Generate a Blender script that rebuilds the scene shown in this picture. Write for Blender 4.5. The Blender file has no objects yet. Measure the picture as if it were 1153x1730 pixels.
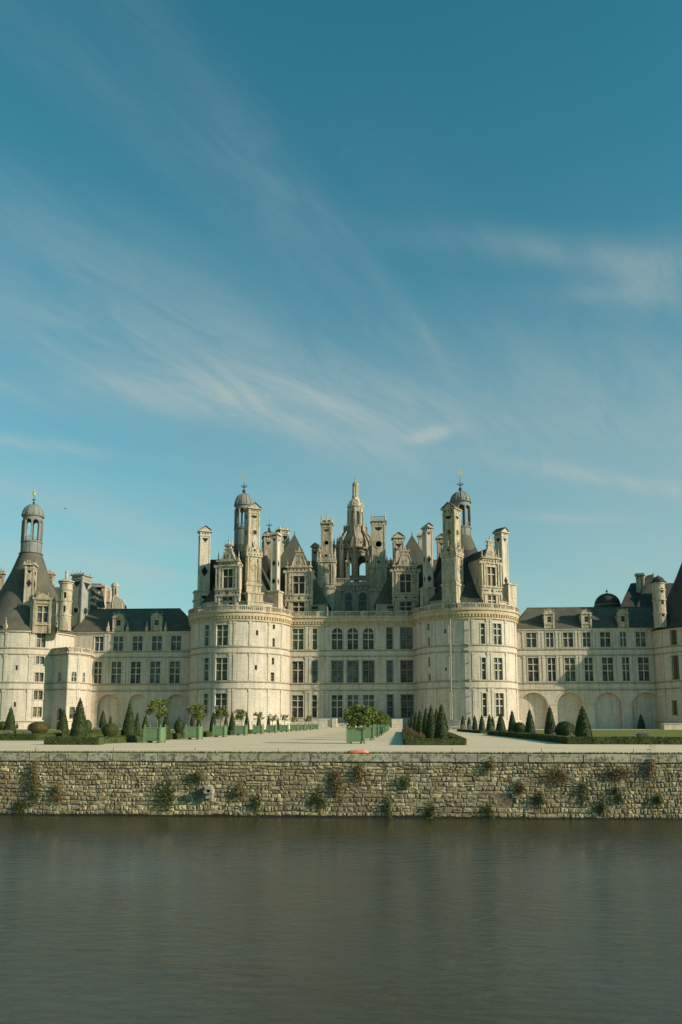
import bpy, math, random
from mathutils import Vector, Matrix
random.seed(7)
R_ = math.radians
scene = bpy.context.scene
col = scene.collection

# ------------------------------------------------------------------ camera, world, sun, exposure
F, CX, CY, PITCH, YAW, CAMH = 1345.0, 576.5, 1032.0, R_(8.0), R_(3.58), 1.2
cam_d = bpy.data.cameras.new('camera')
cam = bpy.data.objects.new('camera', cam_d); col.objects.link(cam)
cam.location = (0, 0, CAMH); cam.rotation_euler = (R_(90) + PITCH, 0, YAW)
cam_d.sensor_fit = 'VERTICAL'; cam_d.sensor_height = 24.0; cam_d.lens = 24.0 * F / 1730
cam_d.shift_y = (CY - 865) / 1730; cam_d.clip_start = 0.5; cam_d.clip_end = 9000
scene.camera = cam

SUN_AZ, SUN_EL = 70.0, 20.5      # azimuth from the facade normal towards the right, elevation
w = bpy.data.worlds.new("World"); scene.world = w; w.use_nodes = True
def build_world():
    nt = w.node_tree; N = nt.nodes; L = nt.links; N.clear()
    out = N.new('ShaderNodeOutputWorld'); bg = N.new('ShaderNodeBackground')
    sky = N.new('ShaderNodeTexSky'); sky.sky_type = 'NISHITA'; sky.sun_disc = False
    sky.sun_elevation = R_(SUN_EL); sky.sun_rotation = R_(180 - SUN_AZ)
    sky.air_density = 1.0; sky.dust_density = 0.6; sky.ozone_density = 1.6; sky.altitude = 100
    bg.inputs['Strength'].default_value = 0.118
    tint = N.new('ShaderNodeMix'); tint.data_type = 'RGBA'; tint.blend_type = 'MULTIPLY'
    tint.inputs[0].default_value = 1; tint.inputs[7].default_value = (0.24, 1.02, 0.90, 1)
    L.new(sky.outputs[0], tint.inputs[6])
    tc = N.new('ShaderNodeTexCoord'); sep = N.new('ShaderNodeSeparateXYZ')
    L.new(tc.outputs['Generated'], sep.inputs[0])
    def M(op, a, b=None, c=None, clamp=False):
        n = N.new('ShaderNodeMath'); n.operation = op; n.use_clamp = clamp
        for i, v in enumerate((a, b, c)):
            if v is None: continue
            if isinstance(v, (int, float)): n.inputs[i].default_value = v
            else: L.new(v, n.inputs[i])
        return n.outputs[0]
    x, y, z = sep.outputs
    zz = M('ADD', M('MAXIMUM', z, 0.0), 0.16)
    px, py = M('DIVIDE', x, zz), M('DIVIDE', y, zz)
    A = R_(33); ca, sa = math.cos(A), math.sin(A)
    along = M('ADD', M('MULTIPLY', px, sa), M('MULTIPLY', py, ca))
    across = M('SUBTRACT', M('MULTIPLY', px, ca), M('MULTIPLY', py, sa))
    def noise(sx, sy, off, detail, rough, dist, lo, hi):
        cb = N.new('ShaderNodeCombineXYZ')
        L.new(M('MULTIPLY', across, sx), cb.inputs[0]); L.new(M('MULTIPLY', along, sy), cb.inputs[1]); cb.inputs[2].default_value = off
        n = N.new('ShaderNodeTexNoise'); n.inputs['Scale'].default_value = 1; n.inputs['Detail'].default_value = detail
        n.inputs['Roughness'].default_value = rough; n.inputs['Distortion'].default_value = dist
        L.new(cb.outputs[0], n.inputs['Vector'])
        mr = N.new('ShaderNodeMapRange'); mr.interpolation_type = 'SMOOTHSTEP'
        mr.inputs['From Min'].default_value = lo; mr.inputs['From Max'].default_value = hi
        L.new(n.outputs[0], mr.inputs[0]); return mr.outputs[0]
    streak = noise(1.9, 0.42, 3.1, 7, 0.58, 0.5, 0.42, 0.78)
    fine = noise(11.0, 3.0, 8.3, 9, 0.68, 0.6, 0.30, 0.72)
    patch = noise(0.8, 0.45, 1.7, 3, 0.5, 0.3, 0.36, 0.66)
    def dirv(pxx, pyy):
        r = Vector((math.cos(YAW), math.sin(YAW), 0)); f = Vector((-math.sin(YAW) * math.cos(PITCH), math.cos(YAW) * math.cos(PITCH), math.sin(PITCH)))
        u = r.cross(f); return (f + r * ((pxx - CX) / F) - u * ((pyy - CY) / F)).normalized()
    def blob(a, ang, sx, sy):
        # a soft elliptical patch of sky round a fixed direction
        d = dirv(*a); r = Vector((math.cos(YAW), math.sin(YAW), 0)); up = r.cross(d).normalized(); r = d.cross(up).normalized()
        ax = (r * math.cos(R_(ang)) - up * math.sin(R_(ang))); ay = (r * math.sin(R_(ang)) + up * math.cos(R_(ang)))
        def dot(v):
            n = N.new('ShaderNodeVectorMath'); n.operation = 'DOT_PRODUCT'; L.new(tc.outputs['Generated'], n.inputs[0]); n.inputs[1].default_value = v; return n.outputs['Value']
        q = M('ADD', M('POWER', M('ABSOLUTE', M('DIVIDE', dot(ax), sx)), 2), M('POWER', M('ABSOLUTE', M('DIVIDE', dot(ay), sy)), 2))
        return M('EXPONENT', M('MULTIPLY', q, -1))
    low = M('EXPONENT', M('MULTIPLY', M('POWER', M('DIVIDE', M('SUBTRACT', z, 0.22), 0.20), 2), -1))
    tot = M('MULTIPLY', M('MULTIPLY', streak, 0.16), M('ADD', 0.0, M('MULTIPLY', patch, 1.0)))
    tot = M('ADD', tot, M('MULTIPLY', M('MULTIPLY', low, 0.30), M('ADD', 0.4, M('MULTIPLY', M('MAXIMUM', patch, streak), 0.8))))
    tot = M('ADD', tot, M('MULTIPLY', M('EXPONENT', M('MULTIPLY', M('POWER', M('DIVIDE', M('MAXIMUM', z, 0.0), 0.30), 1.6), -1)), 0.62))
    blobs = [((300, 668), 4, .26, .028, .55), ((560, 735), 20, .10, .03, .45), ((950, 425), 6, .17, .018, .38), ((1120, 465), -8, .08, .035, .42), ((1060, 500), 2, .10, .012, .2),
             ((660, 495), 50, .10, .014, .18), ((722, 568), 55, .035, .006, .22), ((733, 733), -10, .024, .008, 1.0), ((120, 120), 40, .22, .03, .16),
             ((330, 170), 50, .26, .045, .14), ((480, 330), 48, .14, .03, .18), ((1060, 815), 10, .14, .010, .45), ((960, 875), 2, .06, .006, .35), ((60, 750), 8, .10, .008, .4),
             ((190, 955), 12, .12, .010, .38), ((350, 560), 26, .30, .05, .22), ((200, 430), 22, .26, .05, .18), ((450, 640), 14, .34, .05, .20), ((120, 560), 18, .22, .04, .26), ((1000, 700), 4, .26, .06, .30), ((1050, 600), 8, .2, .05, .18)]
    for c, ang, sx, sy, s in blobs:
        tot = M('ADD', tot, M('MULTIPLY', M('MULTIPLY', blob(c, ang, sx, sy), s * (1.0 if c[1] > 725 and c[0] == 733 else 0.66)), M('ADD', 0.40, M('MULTIPLY', fine, 0.75))))
    fac = M('MULTIPLY', tot, 0.80, None, True)
    fac = M('MINIMUM', fac, 0.72)
    mix = N.new('ShaderNodeMix'); mix.data_type = 'RGBA'; mix.inputs[7].default_value = (3.35, 3.75, 3.5, 1)
    L.new(fac, mix.inputs[0]); L.new(tint.outputs[2], mix.inputs[6]); L.new(mix.outputs[2], bg.inputs['Color']); L.new(bg.outputs[0], out.inputs[0])
build_world()
sun_d = bpy.data.lights.new('sun', 'SUN'); sun = bpy.data.objects.new('sun', sun_d); col.objects.link(sun)
sun_d.energy = 4.8; sun_d.angle = R_(0.55); sun_d.color = (1.0, 0.86, 0.68)
_s = Vector((math.sin(R_(SUN_AZ)) * math.cos(R_(SUN_EL)), -math.cos(R_(SUN_AZ)) * math.cos(R_(SUN_EL)), math.sin(R_(SUN_EL))))
sun.rotation_euler = _s.to_track_quat('Z', 'Y').to_euler()
scene.view_settings.view_transform = 'Standard'; scene.view_settings.look = 'None'
scene.view_settings.exposure = 0.28; scene.view_settings.gamma = 1
scene.render.engine = 'CYCLES'

# ------------------------------------------------------------------ measuring helpers: photo pixel + real depth -> metres
_r = Vector((math.cos(YAW), math.sin(YAW), 0)); _f = Vector((-math.sin(YAW) * math.cos(PITCH), math.cos(YAW) * math.cos(PITCH), math.sin(PITCH))); _u = _r.cross(_f)
def ray(px, py): return _f + _r * ((px - CX) / F) - _u * ((py - CY) / F)
def AT(px, py, Y):
    d = ray(px, py); return Vector((0, 0, CAMH)) + d * (Y / d.y)
def G(px, py, z=0.0):
    d = ray(px, py); return Vector((0, 0, CAMH)) + d * ((z - CAMH) / d.z)
def ZAT(py, Y, px=600): return AT(px, py, Y).z
def cyl_hit(px, py, c, R):
    d = ray(px, py); ox, oy = -c[0], -c[1]
    a = d.x * d.x + d.y * d.y; b = 2 * (ox * d.x + oy * d.y); cc = ox * ox + oy * oy - R * R
    disc = b * b - 4 * a * cc; t = (-b - math.sqrt(max(disc, 0))) / (2 * a)
    x, y = d.x * t - c[0], d.y * t - c[1]
    return math.atan2(x, -y) * R, CAMH + d.z * t

# ------------------------------------------------------------------ materials
def mat(name, fn):
    m = bpy.data.materials.new(name); m.use_nodes = True; nt = m.node_tree; b = nt.nodes['Principled BSDF']; fn(nt, b); return m
def nd(nt, t, **k):
    n = nt.nodes.new(t)
    for a, v in k.items():
        if a in n.inputs.keys(): n.inputs[a].default_value = v
        else: setattr(n, a, v)
    return n
def ramp(nt, src, stops):
    r = nt.nodes.new('ShaderNodeValToRGB'); e = r.color_ramp.elements
    while len(e) < len(stops): e.new(0.5)
    for i, (p, c) in enumerate(stops): e[i].position = p; e[i].color = (c[0], c[1], c[2], 1) if not isinstance(c, (int, float)) else (c, c, c, 1)
    nt.links.new(src, r.inputs[0]); return r.outputs[0]
def mixc(nt, fac, a, b, bt='MIX'):
    n = nt.nodes.new('ShaderNodeMix'); n.data_type = 'RGBA'; n.blend_type = bt
    for i, v in ((0, fac), (6, a), (7, b)):
        if isinstance(v, (int, float)): n.inputs[i].default_value = v
        elif isinstance(v, tuple): n.inputs[i].default_value = (v[0], v[1], v[2], 1)
        else: nt.links.new(v, n.inputs[i])
    return n.outputs[2]
def pos(nt, sx=1, sy=1, sz=1, src='pos'):
    if src == 'pos': o = nt.nodes.new('ShaderNodeNewGeometry').outputs['Position']
    elif src == 'uv': o = nt.nodes.new('ShaderNodeTexCoord').outputs['UV']
    else: o = nt.nodes.new('ShaderNodeTexCoord').outputs['Object']
    m = nt.nodes.new('ShaderNodeMapping'); m.inputs['Scale'].default_value = (sx, sy, sz); nt.links.new(o, m.inputs[0]); return m.outputs[0]
def noise(nt, vec, scale, detail=5, rough=0.55, dist=0):
    n = nd(nt, 'ShaderNodeTexNoise', Scale=scale, Detail=detail, Roughness=rough, Distortion=dist); nt.links.new(vec, n.inputs['Vector']); return n.outputs[0]
def bump(nt, b, h, strength=0.3, dist=0.05, prev=None):
    n = nd(nt, 'ShaderNodeBump', Strength=strength, Distance=dist); nt.links.new(h, n.inputs['Height'])
    if prev: nt.links.new(prev, n.inputs['Normal'])
    nt.links.new(n.outputs[0], b.inputs['Normal']); return n.outputs[0]

def stone_mat(name, base, dark, warm, stain=0.5, bricks=True):
    def fn(nt, b):
        L = nt.links; fs = 5.0 if bricks else 2.6
        n1 = noise(nt, pos(nt, 1, 1, .55), .16, 6, .6); n2 = noise(nt, pos(nt, 1.2, 1.2, .13), 1.5, 6, .68); n3 = noise(nt, pos(nt), fs, 5, .66)
        c = mixc(nt, ramp(nt, n1, [(.38, 0), (.68, 1)]), base, warm)
        c = mixc(nt, ramp(nt, n2, [(.46, 0), (.70, stain)]), c, dark)
        c = mixc(nt, ramp(nt, n3, [(.3, 0.0), (.75, .22)] if bricks else [(.50, 0), (.68, .62)]), c, dark)
        if bricks:
            br = nd(nt, 'ShaderNodeTexBrick', Scale=1.0); br.inputs['Brick Width'].default_value = .8; br.inputs['Row Height'].default_value = .34
            br.inputs['Mortar Size'].default_value = .022; br.inputs['Mortar Smooth'].default_value = .3; br.inputs['Bias'].default_value = -0.1
            br.inputs['Color1'].default_value = (1.03, 1.02, 1.0, 1); br.inputs['Color2'].default_value = (.84, .84, .82, 1); br.inputs['Mortar'].default_value = (.58, .57, .53, 1)
            L.new(pos(nt, 1, 1, 1, 'uv'), br.inputs['Vector']); c = mixc(nt, .75, c, br.outputs[0], 'MULTIPLY')
        L.new(c, b.inputs['Base Color']); b.inputs['Roughness'].default_value = .9; b.inputs['Specular IOR Level'].default_value = .2
        bump(nt, b, n3, .35, .06)
    return mat(name, fn)
M_STONE = stone_mat('tuffeau_stone', (.63, .555, .46), (.25, .23, .19), (.53, .47, .37), .6)
M_STONE2 = stone_mat('carved_stone', (.54, .465, .35), (.13, .11, .075), (.42, .34, .225), .95, False)
M_OCHRE = stone_mat('lichen_stone', (.50, .425, .30), (.26, .20, .12), (.49, .38, .21), .7, False)
M_DARKST = stone_mat('dark_weathered_stone', (.38, .33, .24), (.12, .11, .08), (.33, .25, .16), .8, False)
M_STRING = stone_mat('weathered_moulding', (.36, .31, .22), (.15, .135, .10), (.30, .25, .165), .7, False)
def slate_fn(base, var):
    def fn(nt, b):
        n = noise(nt, pos(nt, 1, 1, 1), .45, 5, .6); n2 = noise(nt, pos(nt, 3, 3, 9), 1.2, 3, .6)
        c = mixc(nt, ramp(nt, n, [(.35, 0), (.7, 1)]), base, var); c = mixc(nt, ramp(nt, n2, [(.35, .0), (.7, .5)]), c, tuple(v * .5 for v in base))
        nt.links.new(c, b.inputs['Base Color']); b.inputs['Roughness'].default_value = .8; b.inputs['Specular IOR Level'].default_value = .2
        wv = nd(nt, 'ShaderNodeTexWave', Scale=1.4, Distortion=.3); wv.bands_direction = 'Z'; wv.wave_profile = 'SAW'
        nt.links.new(pos(nt), wv.inputs[0]); bump(nt, b, wv.outputs['Fac'], .35, .08)
    return fn
M_SLATE = mat('roof_slate', slate_fn((.095, .090, .066), (.145, .135, .10)))
M_SLATE_B = mat('bluish_slate', slate_fn((.048, .050, .043), (.08, .078, .064)))
M_LEAD = mat('lead_sheet', slate_fn((.20, .205, .19), (.28, .275, .25)))
M_INLAY = mat('slate_inlay', slate_fn((.020, .017, .014), (.035, .03, .024)))
def simple(name, c, rough=.6, metal=0, var=.25, sc=6, spec=.5):
    def fn(nt, b):
        n = noise(nt, pos(nt, 1, 1, 1, 'obj'), sc, 4)
        cc = mixc(nt, ramp(nt, n, [(.3, 0), (.7, 1)]), c, tuple(v * (1 - var) for v in c)); nt.links.new(cc, b.inputs['Base Color'])
        b.inputs['Roughness'].default_value = rough; b.inputs['Metallic'].default_value = metal; b.inputs['Specular IOR Level'].default_value = spec
    return mat(name, fn)
M_GOLD = simple('gilded_metal', (.9, .70, .32), .3, .6, .1); M_IRON = simple('dark_iron', (.04, .04, .04), .5)
M_FRAME = simple('stone_mullion', (.50, .47, .38), .8); M_GREYWOOD = simple('grey_joinery', (.19, .185, .155), .7); M_BROWN = simple('brown_joinery', (.16, .095, .06), .6)
M_PIPE = simple('zinc_pipe', (.42, .42, .38), .5)
def glass(name, c, c2):
    def fn(nt, b):
        n = noise(nt, pos(nt, 1, 1, 1), .9, 4, .6)
        nt.links.new(mixc(nt, ramp(nt, n, [(.42, 0), (.58, 1)]), c, c2), b.inputs['Base Color']); b.inputs['Roughness'].default_value = .16; b.inputs['IOR'].default_value = 1.3; b.inputs['Specular IOR Level'].default_value = .25
        bump(nt, b, noise(nt, pos(nt), 2.5, 2), .12, .05)
    return mat(name, fn)
G_DARK = glass('dark_glass', (.028, .027, .021), (.10, .097, .078)); G_GREEN = glass('green_blind_glass', (.05, .085, .05), (.09, .14, .085))
G_TEAL = glass('teal_glass', (.055, .08, .075), (.14, .17, .155)); G_GREY = glass('grey_glass', (.06, .062, .052), (.16, .16, .13)); G_BROWN = glass('brown_glass', (.04, .03, .022), (.10, .07, .045))

# ------------------------------------------------------------------ mesh builder
class MB:
    def __init__(s): s.v = []; s.f = []; s.m = []; s.uv = []; s.x = None; s.col = None
    def V(s, p):
        p = Vector(p); s.v.append(s.x @ p if s.x is not None else p); return len(s.v) - 1
    def face(s, pts, mi=0, uv=None):
        ids = [s.V(p) for p in pts]; s.f.append(ids); s.m.append(mi)
        if uv is None:
            P = [s.v[i] for i in ids]; n = (P[1] - P[0]).cross(P[-1] - P[0])
            if abs(n.z) > .9 * n.length: uv = [(p.x, p.y) for p in P]
            else:
                t = Vector((-n.y, n.x, 0)); t = t.normalized() if t.length > 1e-9 else Vector((1, 0, 0)); uv = [(p.dot(t), p.z) for p in P]
        s.uv.append(uv)
    def box(s, x0, x1, y0, y1, z0, z1, mi=0):
        p = [(x0, y0, z0), (x1, y0, z0), (x1, y1, z0), (x0, y1, z0), (x0, y0, z1), (x1, y0, z1), (x1, y1, z1), (x0, y1, z1)]
        for q in ((0, 1, 5, 4), (1, 2, 6, 5), (2, 3, 7, 6), (3, 0, 4, 7), (4, 5, 6, 7), (3, 2, 1, 0)): s.face([p[i] for i in q], mi)
    def prism(s, pts, y0, y1, mi=0):          # polygon in x,z (counter-clockwise seen from the front) extruded along y
        n = len(pts); s.face([(x, y0, z) for x, z in pts], mi); s.face([(x, y1, z) for x, z in reversed(pts)], mi)
        for i in range(n):
            a, b = pts[i], pts[(i + 1) % n]; s.face([(a[0], y0, a[1]), (a[0], y1, a[1]), (b[0], y1, b[1]), (b[0], y0, b[1])], mi)
    def plan(s, pts, z0, z1, mi=0):           # polygon in x,y (counter-clockwise from above) extruded up
        n = len(pts); s.face([(x, y, z1) for x, y in pts], mi); s.face([(x, y, z0) for x, y in reversed(pts)], mi)
        for i in range(n):
            a, b = pts[i], pts[(i + 1) % n]; s.face([(a[0], a[1], z0), (b[0], b[1], z0), (b[0], b[1], z1), (a[0], a[1], z1)], mi)
    def lathe(s, c, prof, n=24, mi=0, rot=0):
        for i in range(n):
            a, b = 2 * math.pi * i / n + rot, 2 * math.pi * (i + 1) / n + rot
            for (r0, z0), (r1, z1) in zip(prof, prof[1:]):
                def P(r, t, z): return (c[0] + r * math.cos(t), c[1] + r * math.sin(t), c[2] + z)
                q = [P(r0, a, z0), P(r0, b, z0), P(r1, b, z1), P(r1, a, z1)]; ru = max(r0, r1)
                uv = [(a * ru, z0), (b * ru, z0), (b * ru, z1), (a * ru, z1)]
                if r0 < 1e-6: q = q[1:]; uv = uv[1:]
                elif r1 < 1e-6: q = q[:3]; uv = uv[:3]
                s.face(q, mi, uv)
    def pyramid(s, x0, x1, y0, y1, z0, apex, mi=0):
        b = [(x0, y0, z0), (x1, y0, z0), (x1, y1, z0), (x0, y1, z0)]
        for i in range(4): s.face([b[i], b[(i + 1) % 4], apex], mi)
    def bar(s, a, b, r, n=6, mi=0, r2=None):
        a = Vector(a); b = Vector(b); d = (b - a).normalized(); q = d.to_track_quat('Z', 'Y'); r2 = r if r2 is None else r2
        ring = lambda p, rr: [p + q @ Vector((rr * math.cos(2 * math.pi * i / n), rr * math.sin(2 * math.pi * i / n), 0)) for i in range(n)]
        A, B = ring(a, r), ring(b, r2)
        for i in range(n): s.face([A[i], A[(i + 1) % n], B[(i + 1) % n], B[i]], mi)
        s.face(B, mi); s.face(list(reversed(A)), mi)
    def build(s, name, mats, parent=None, smooth=False, merge=False):
        if not isinstance(mats, (list, tuple)): mats = [mats]
        me = bpy.data.meshes.new(name)
        lo = Vector([min(v[i] for v in s.v) for i in range(3)]); hi = Vector([max(v[i] for v in s.v) for i in range(3)])
        c = Vector(((lo.x + hi.x) / 2, (lo.y + hi.y) / 2, lo.z))
        me.from_pydata([v - c for v in s.v], [], s.f)
        for m in mats: me.materials.append(m)
        me.polygons.foreach_set('material_index', s.m)
        ul = me.uv_layers.new(name='UVMap'); flat = []
        for u in s.uv:
            for a in u: flat += [a[0], a[1]]
        ul.data.foreach_set('uv', flat)
        if s.col:
            ca = me.color_attributes.new('tone', 'FLOAT_COLOR', 'CORNER'); fl = []
            for poly, cc in zip(s.f, s.col): fl += [cc[0], cc[1], cc[2], 1] * len(poly)
            ca.data.foreach_set('color', fl)
        if smooth: me.polygons.foreach_set('use_smooth', [True] * len(s.f))
        me.update()
        if smooth or merge:
            import bmesh
            bm = bmesh.new(); bm.from_mesh(me); bmesh.ops.remove_doubles(bm, verts=bm.verts, dist=.0005); bm.to_mesh(me); bm.free()
        o = bpy.data.objects.new(name, me); col.objects.link(o)
        if parent is not None:
            o.parent = parent; o.location = c - WP(parent)
        else: o.location = c
        return o
def WP(o):
    p = Vector(o.location)
    while o.parent: o = o.parent; p += Vector(o.location)
    return p
def tag(o, label=None, cat=None, group=None, kind=None):
    for k, v in (('label', label), ('category', cat), ('group', group), ('kind', kind)):
        if v: o[k] = v
    return o
def thing(name, loc, label, cat, group=None):
    o = bpy.data.objects.new(name, None); col.objects.link(o); o.location = loc; o.empty_display_size = .3
    return tag(o, label, cat, group)
def TR(x, y, z, rot=0): return Matrix.Translation((x, y, z)) @ Matrix.Rotation(R_(rot), 4, 'Z')

# wall surfaces: mp(u, v, d) -> point, d outwards
def flat(y0): return lambda u, v, d: (u, y0 - d, v)
def seg(p0, p1):
    t = (Vector(p1) - Vector(p0)).normalized(); n = Vector((t.y, -t.x)); return lambda u, v, d: (p0[0] + t.x * u + n.x * d, p0[1] + t.y * u + n.y * d, v)
def cyl(c, R): return lambda u, v, d: (c[0] + (R + d) * math.sin(u / R), c[1] - (R + d) * math.cos(u / R), v)
def cuts(vals, a, b, step=None):
    vs = [v for v in vals if a - 1e-6 <= v <= b + 1e-6] + [a, b]
    if step:
        n = max(1, int(math.ceil((b - a) / step))); vs += [a + (b - a) * i / n for i in range(n + 1)]
    vs.sort(); out = [vs[0]]
    for v in vs[1:]:
        if v - out[-1] > 1e-4: out.append(v)
    return out
def wall(mb, mp, u0, u1, v0, v1, ops, du=None, mi=0, flip=False, depth=.4):
    us = cuts([o['u'][0] for o in ops] + [o['u'][1] for o in ops], u0, u1, du); vs = cuts([o['v'][0] for o in ops] + [o['v'][1] for o in ops], v0, v1)
    def F_(pts, uv): mb.face(pts[::-1] if flip else pts, mi, uv[::-1] if flip else uv)
    for a, b in zip(us, us[1:]):
        for c, d in zip(vs, vs[1:]):
            x, y = (a + b) / 2, (c + d) / 2
            if any(o['u'][0] < x < o['u'][1] and o['v'][0] < y < o['v'][1] for o in ops): continue
            F_([mp(a, c, 0), mp(b, c, 0), mp(b, d, 0), mp(a, d, 0)], [(a, c), (b, c), (b, d), (a, d)])
    for o in ops:
        a, b = o['u']; c, d = o['v']; D = o.get('d', depth); arch = o.get('arch'); r = (b - a) / 2; top = d - r if arch else d
        def rev(p, q):
            F_([mp(p[0], p[1], 0), mp(q[0], q[1], 0), mp(q[0], q[1], -D), mp(p[0], p[1], -D)], [(p[0], p[1]), (q[0], q[1]), (q[0] + D, q[1]), (p[0] + D, p[1])])
        rev((a, c), (a, top)); rev((b, top), (b, c)); rev((b, c), (a, c))
        if arch:
            n = 12; m = (a + b) / 2; pts = [(m - r * math.cos(math.pi * i / n), top + r * math.sin(math.pi * i / n)) for i in range(n + 1)]
            for p, q in zip(pts, pts[1:]):
                rev(p, q); F_([mp(p[0], p[1], 0), mp(q[0], q[1], 0), mp(q[0], d, 0), mp(p[0], d, 0)], [p, q, (q[0], d), (p[0], d)])
        else: rev((a, d), (b, d))
        if o.get('fill') is not None:
            mb.face([mp(a, c, -D), mp(b, c, -D), mp(b, d, -D), mp(a, d, -D)], o['fill'], [(a, c), (b, c), (b, d), (a, d)])
def mbox(mb, mp, u0, u1, v0, v1, d0, d1, du=None, mi=0):
    us = cuts([], u0, u1, du)
    for a, b in zip(us, us[1:]):
        mb.face([mp(a, v0, d1), mp(b, v0, d1), mp(b, v1, d1), mp(a, v1, d1)], mi, [(a, v0), (b, v0), (b, v1), (a, v1)])
        mb.face([mp(a, v1, d1), mp(b, v1, d1), mp(b, v1, d0), mp(a, v1, d0)], mi); mb.face([mp(a, v0, d0), mp(b, v0, d0), mp(b, v0, d1), mp(a, v0, d1)], mi)
    mb.face([mp(u0, v0, d0), mp(u0, v0, d1), mp(u0, v1, d1), mp(u0, v1, d0)], mi); mb.face([mp(u1, v0, d1), mp(u1, v0, d0), mp(u1, v1, d0), mp(u1, v1, d1)], mi)
WR = random.Random(4)
def window(mp, u0, u1, v0, v1, parent, cols=2, rows=(.38, .68), gm=None, arch=False, depth=.4, bar_=.17, fm=None, lattice=True, surround=True, merge_into=None, low=None):
    gm = gm or G_DARK; fm = fm or M_FRAME; gm = WR.choice((G_DARK, G_GREY, G_TEAL)) if gm in (G_DARK, G_GREY, G_TEAL) and WR.random() < .4 else gm; f = merge_into or MB(); D = depth - .05; W = u1 - u0; Hh = v1 - v0
    if surround:
        t = .16; mbox(f, mp, u0 - t, u0, v0, v1, 0, .07); mbox(f, mp, u1, u1 + t, v0, v1, 0, .07); mbox(f, mp, u0 - t - .06, u1 + t + .06, v1, v1 + t, 0, .09) if not arch else None
        mbox(f, mp, u0 - t - .08, u1 + t + .08, v0 - .14, v0, 0, .14)
    for i in range(1, cols):
        c = u0 + W * i / cols; mbox(f, mp, c - bar_ / 2, c + bar_ / 2, v0, v1 - (.02 if arch else 0), -D, -D + .22)
    for rr in rows:
        z = v0 + Hh * rr; mbox(f, mp, u0, u1, z - bar_ / 2, z + bar_ / 2, -D, -D + .20)
    for a_, b_ in ((u0, u0 + .06), (u1 - .06, u1)): mbox(f, mp, a_, b_, v0, v1 - (W / 2 if arch else 0), -D, -D + .08, mi=1)
    if lattice:
        cw = W / cols; k = 2
        for i in range(cols):
            for j in range(0, k + 1):
                c = u0 + cw * i + cw * j / k; mbox(f, mp, c - .025, c + .025, v0, v1 - (.3 if arch else 0), -D, -D + .04, mi=1)
        n = max(3, int(round(Hh / .62)))
        for j in range(1, n): z = v0 + Hh * j / n; mbox(f, mp, u0, u1, z - .02, z + .02, -D, -D + .04, mi=1)
    if merge_into is None: o = f.build('window', [fm, M_GREYWOOD], parent)
    g = merge_into or MB(); gmi = 2 if merge_into else 0
    if arch:
        r = W / 2; n = 12; m = (u0 + u1) / 2; top = v1 - r
        pts = [(u0, v0), (u1, v0)] + [(m + r * math.cos(math.pi * i / n), top + r * math.sin(math.pi * i / n)) for i in range(n + 1)]
        g.face([mp(a, b, -D) for a, b in pts], gmi)
    else: g.face([mp(u0, v0, -D), mp(u1, v0, -D), mp(u1, v1, -D), mp(u0, v1, -D)], gmi)
    if merge_into is None:
        g.build('pane', gm, o); return o

def balustrade(mp, u0, u1, z0, z1, parent, du=None, m=None, solid=()):
    b = MB(); mbox(b, mp, u0, u1, z0, z0 + .22, -.18, .14, du); mbox(b, mp, u0, u1, z1 - .2, z1, -.2, .18, du)
    n = int((u1 - u0) / .36); k = 0
    for i in range(n + 1):
        u = u0 + (u1 - u0) * i / n
        if i % 8 == 0: mbox(b, mp, u - .2, u + .2, z0 + .22, z1 - .2, -.14, .14)
        else: mbox(b, mp, u - .075, u + .075, z0 + .22, z1 - .2, -.08, .08)
    return b.build('balustrade', m or M_STONE2, parent)
def cornice(mp, u0, u1, zt, zb, parent, du=None):
    b = MB(); h = zt - zb
    mbox(b, mp, u0, u1, zt - .25, zt, 0, .75, du); mbox(b, mp, u0, u1, zt - h * .55, zt - .25, 0, .5, du, 0); mbox(b, mp, u0, u1, zb + .08, zt - h * .55, 0, .22, du); mbox(b, mp, u0, u1, zb - .08, zb + .08, 0, .3, du)
    n = int((u1 - u0) / .58)
    for i in range(n): u = u0 + (u1 - u0) * (i + .5) / n; mbox(b, mp, u - .15, u + .15, zb + h * .18, zt - h * .55, .22, .42)
    return b.build('cornice', M_OCHRE, parent)
def strings(mb, mp, u0, u1, levels, du=None, si=1):
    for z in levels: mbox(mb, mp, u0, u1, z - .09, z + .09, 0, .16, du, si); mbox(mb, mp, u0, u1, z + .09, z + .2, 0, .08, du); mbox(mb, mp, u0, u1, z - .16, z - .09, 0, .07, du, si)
def finial(mb, x, y, z, h, r=.16, mi=0, n=6):
    mb.lathe((x, y, z), [(0, 0), (r, 0), (r, h * .18), (r * .45, h * .24), (r * .8, h * .42), (r * .75, h * .5), (r * .3, h * .58), (r * .45, h * .68), (r * .2, h * .78), (0, h)], n, mi)

# shared storey levels (metres)
Y0 = 155.0; AXX = -7.52
Z_T = ZAT(1042, Y0); Z_CB = ZAT(1057, Y0)
S1 = [ZAT(1098.8, Y0), ZAT(1108.8, Y0)]; S2 = [ZAT(1155, Y0), ZAT(1166, Y0)]; ZPL = ZAT(1217, Y0)
Z_BT = ZAT(1033, Y0)
ROWZ = [(ZAT(1098, Y0), ZAT(1061.5, Y0)), (ZAT(1154.2, Y0), ZAT(1116.8, Y0)), (ZAT(1212, Y0), ZAT(1174.3, Y0))]

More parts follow.
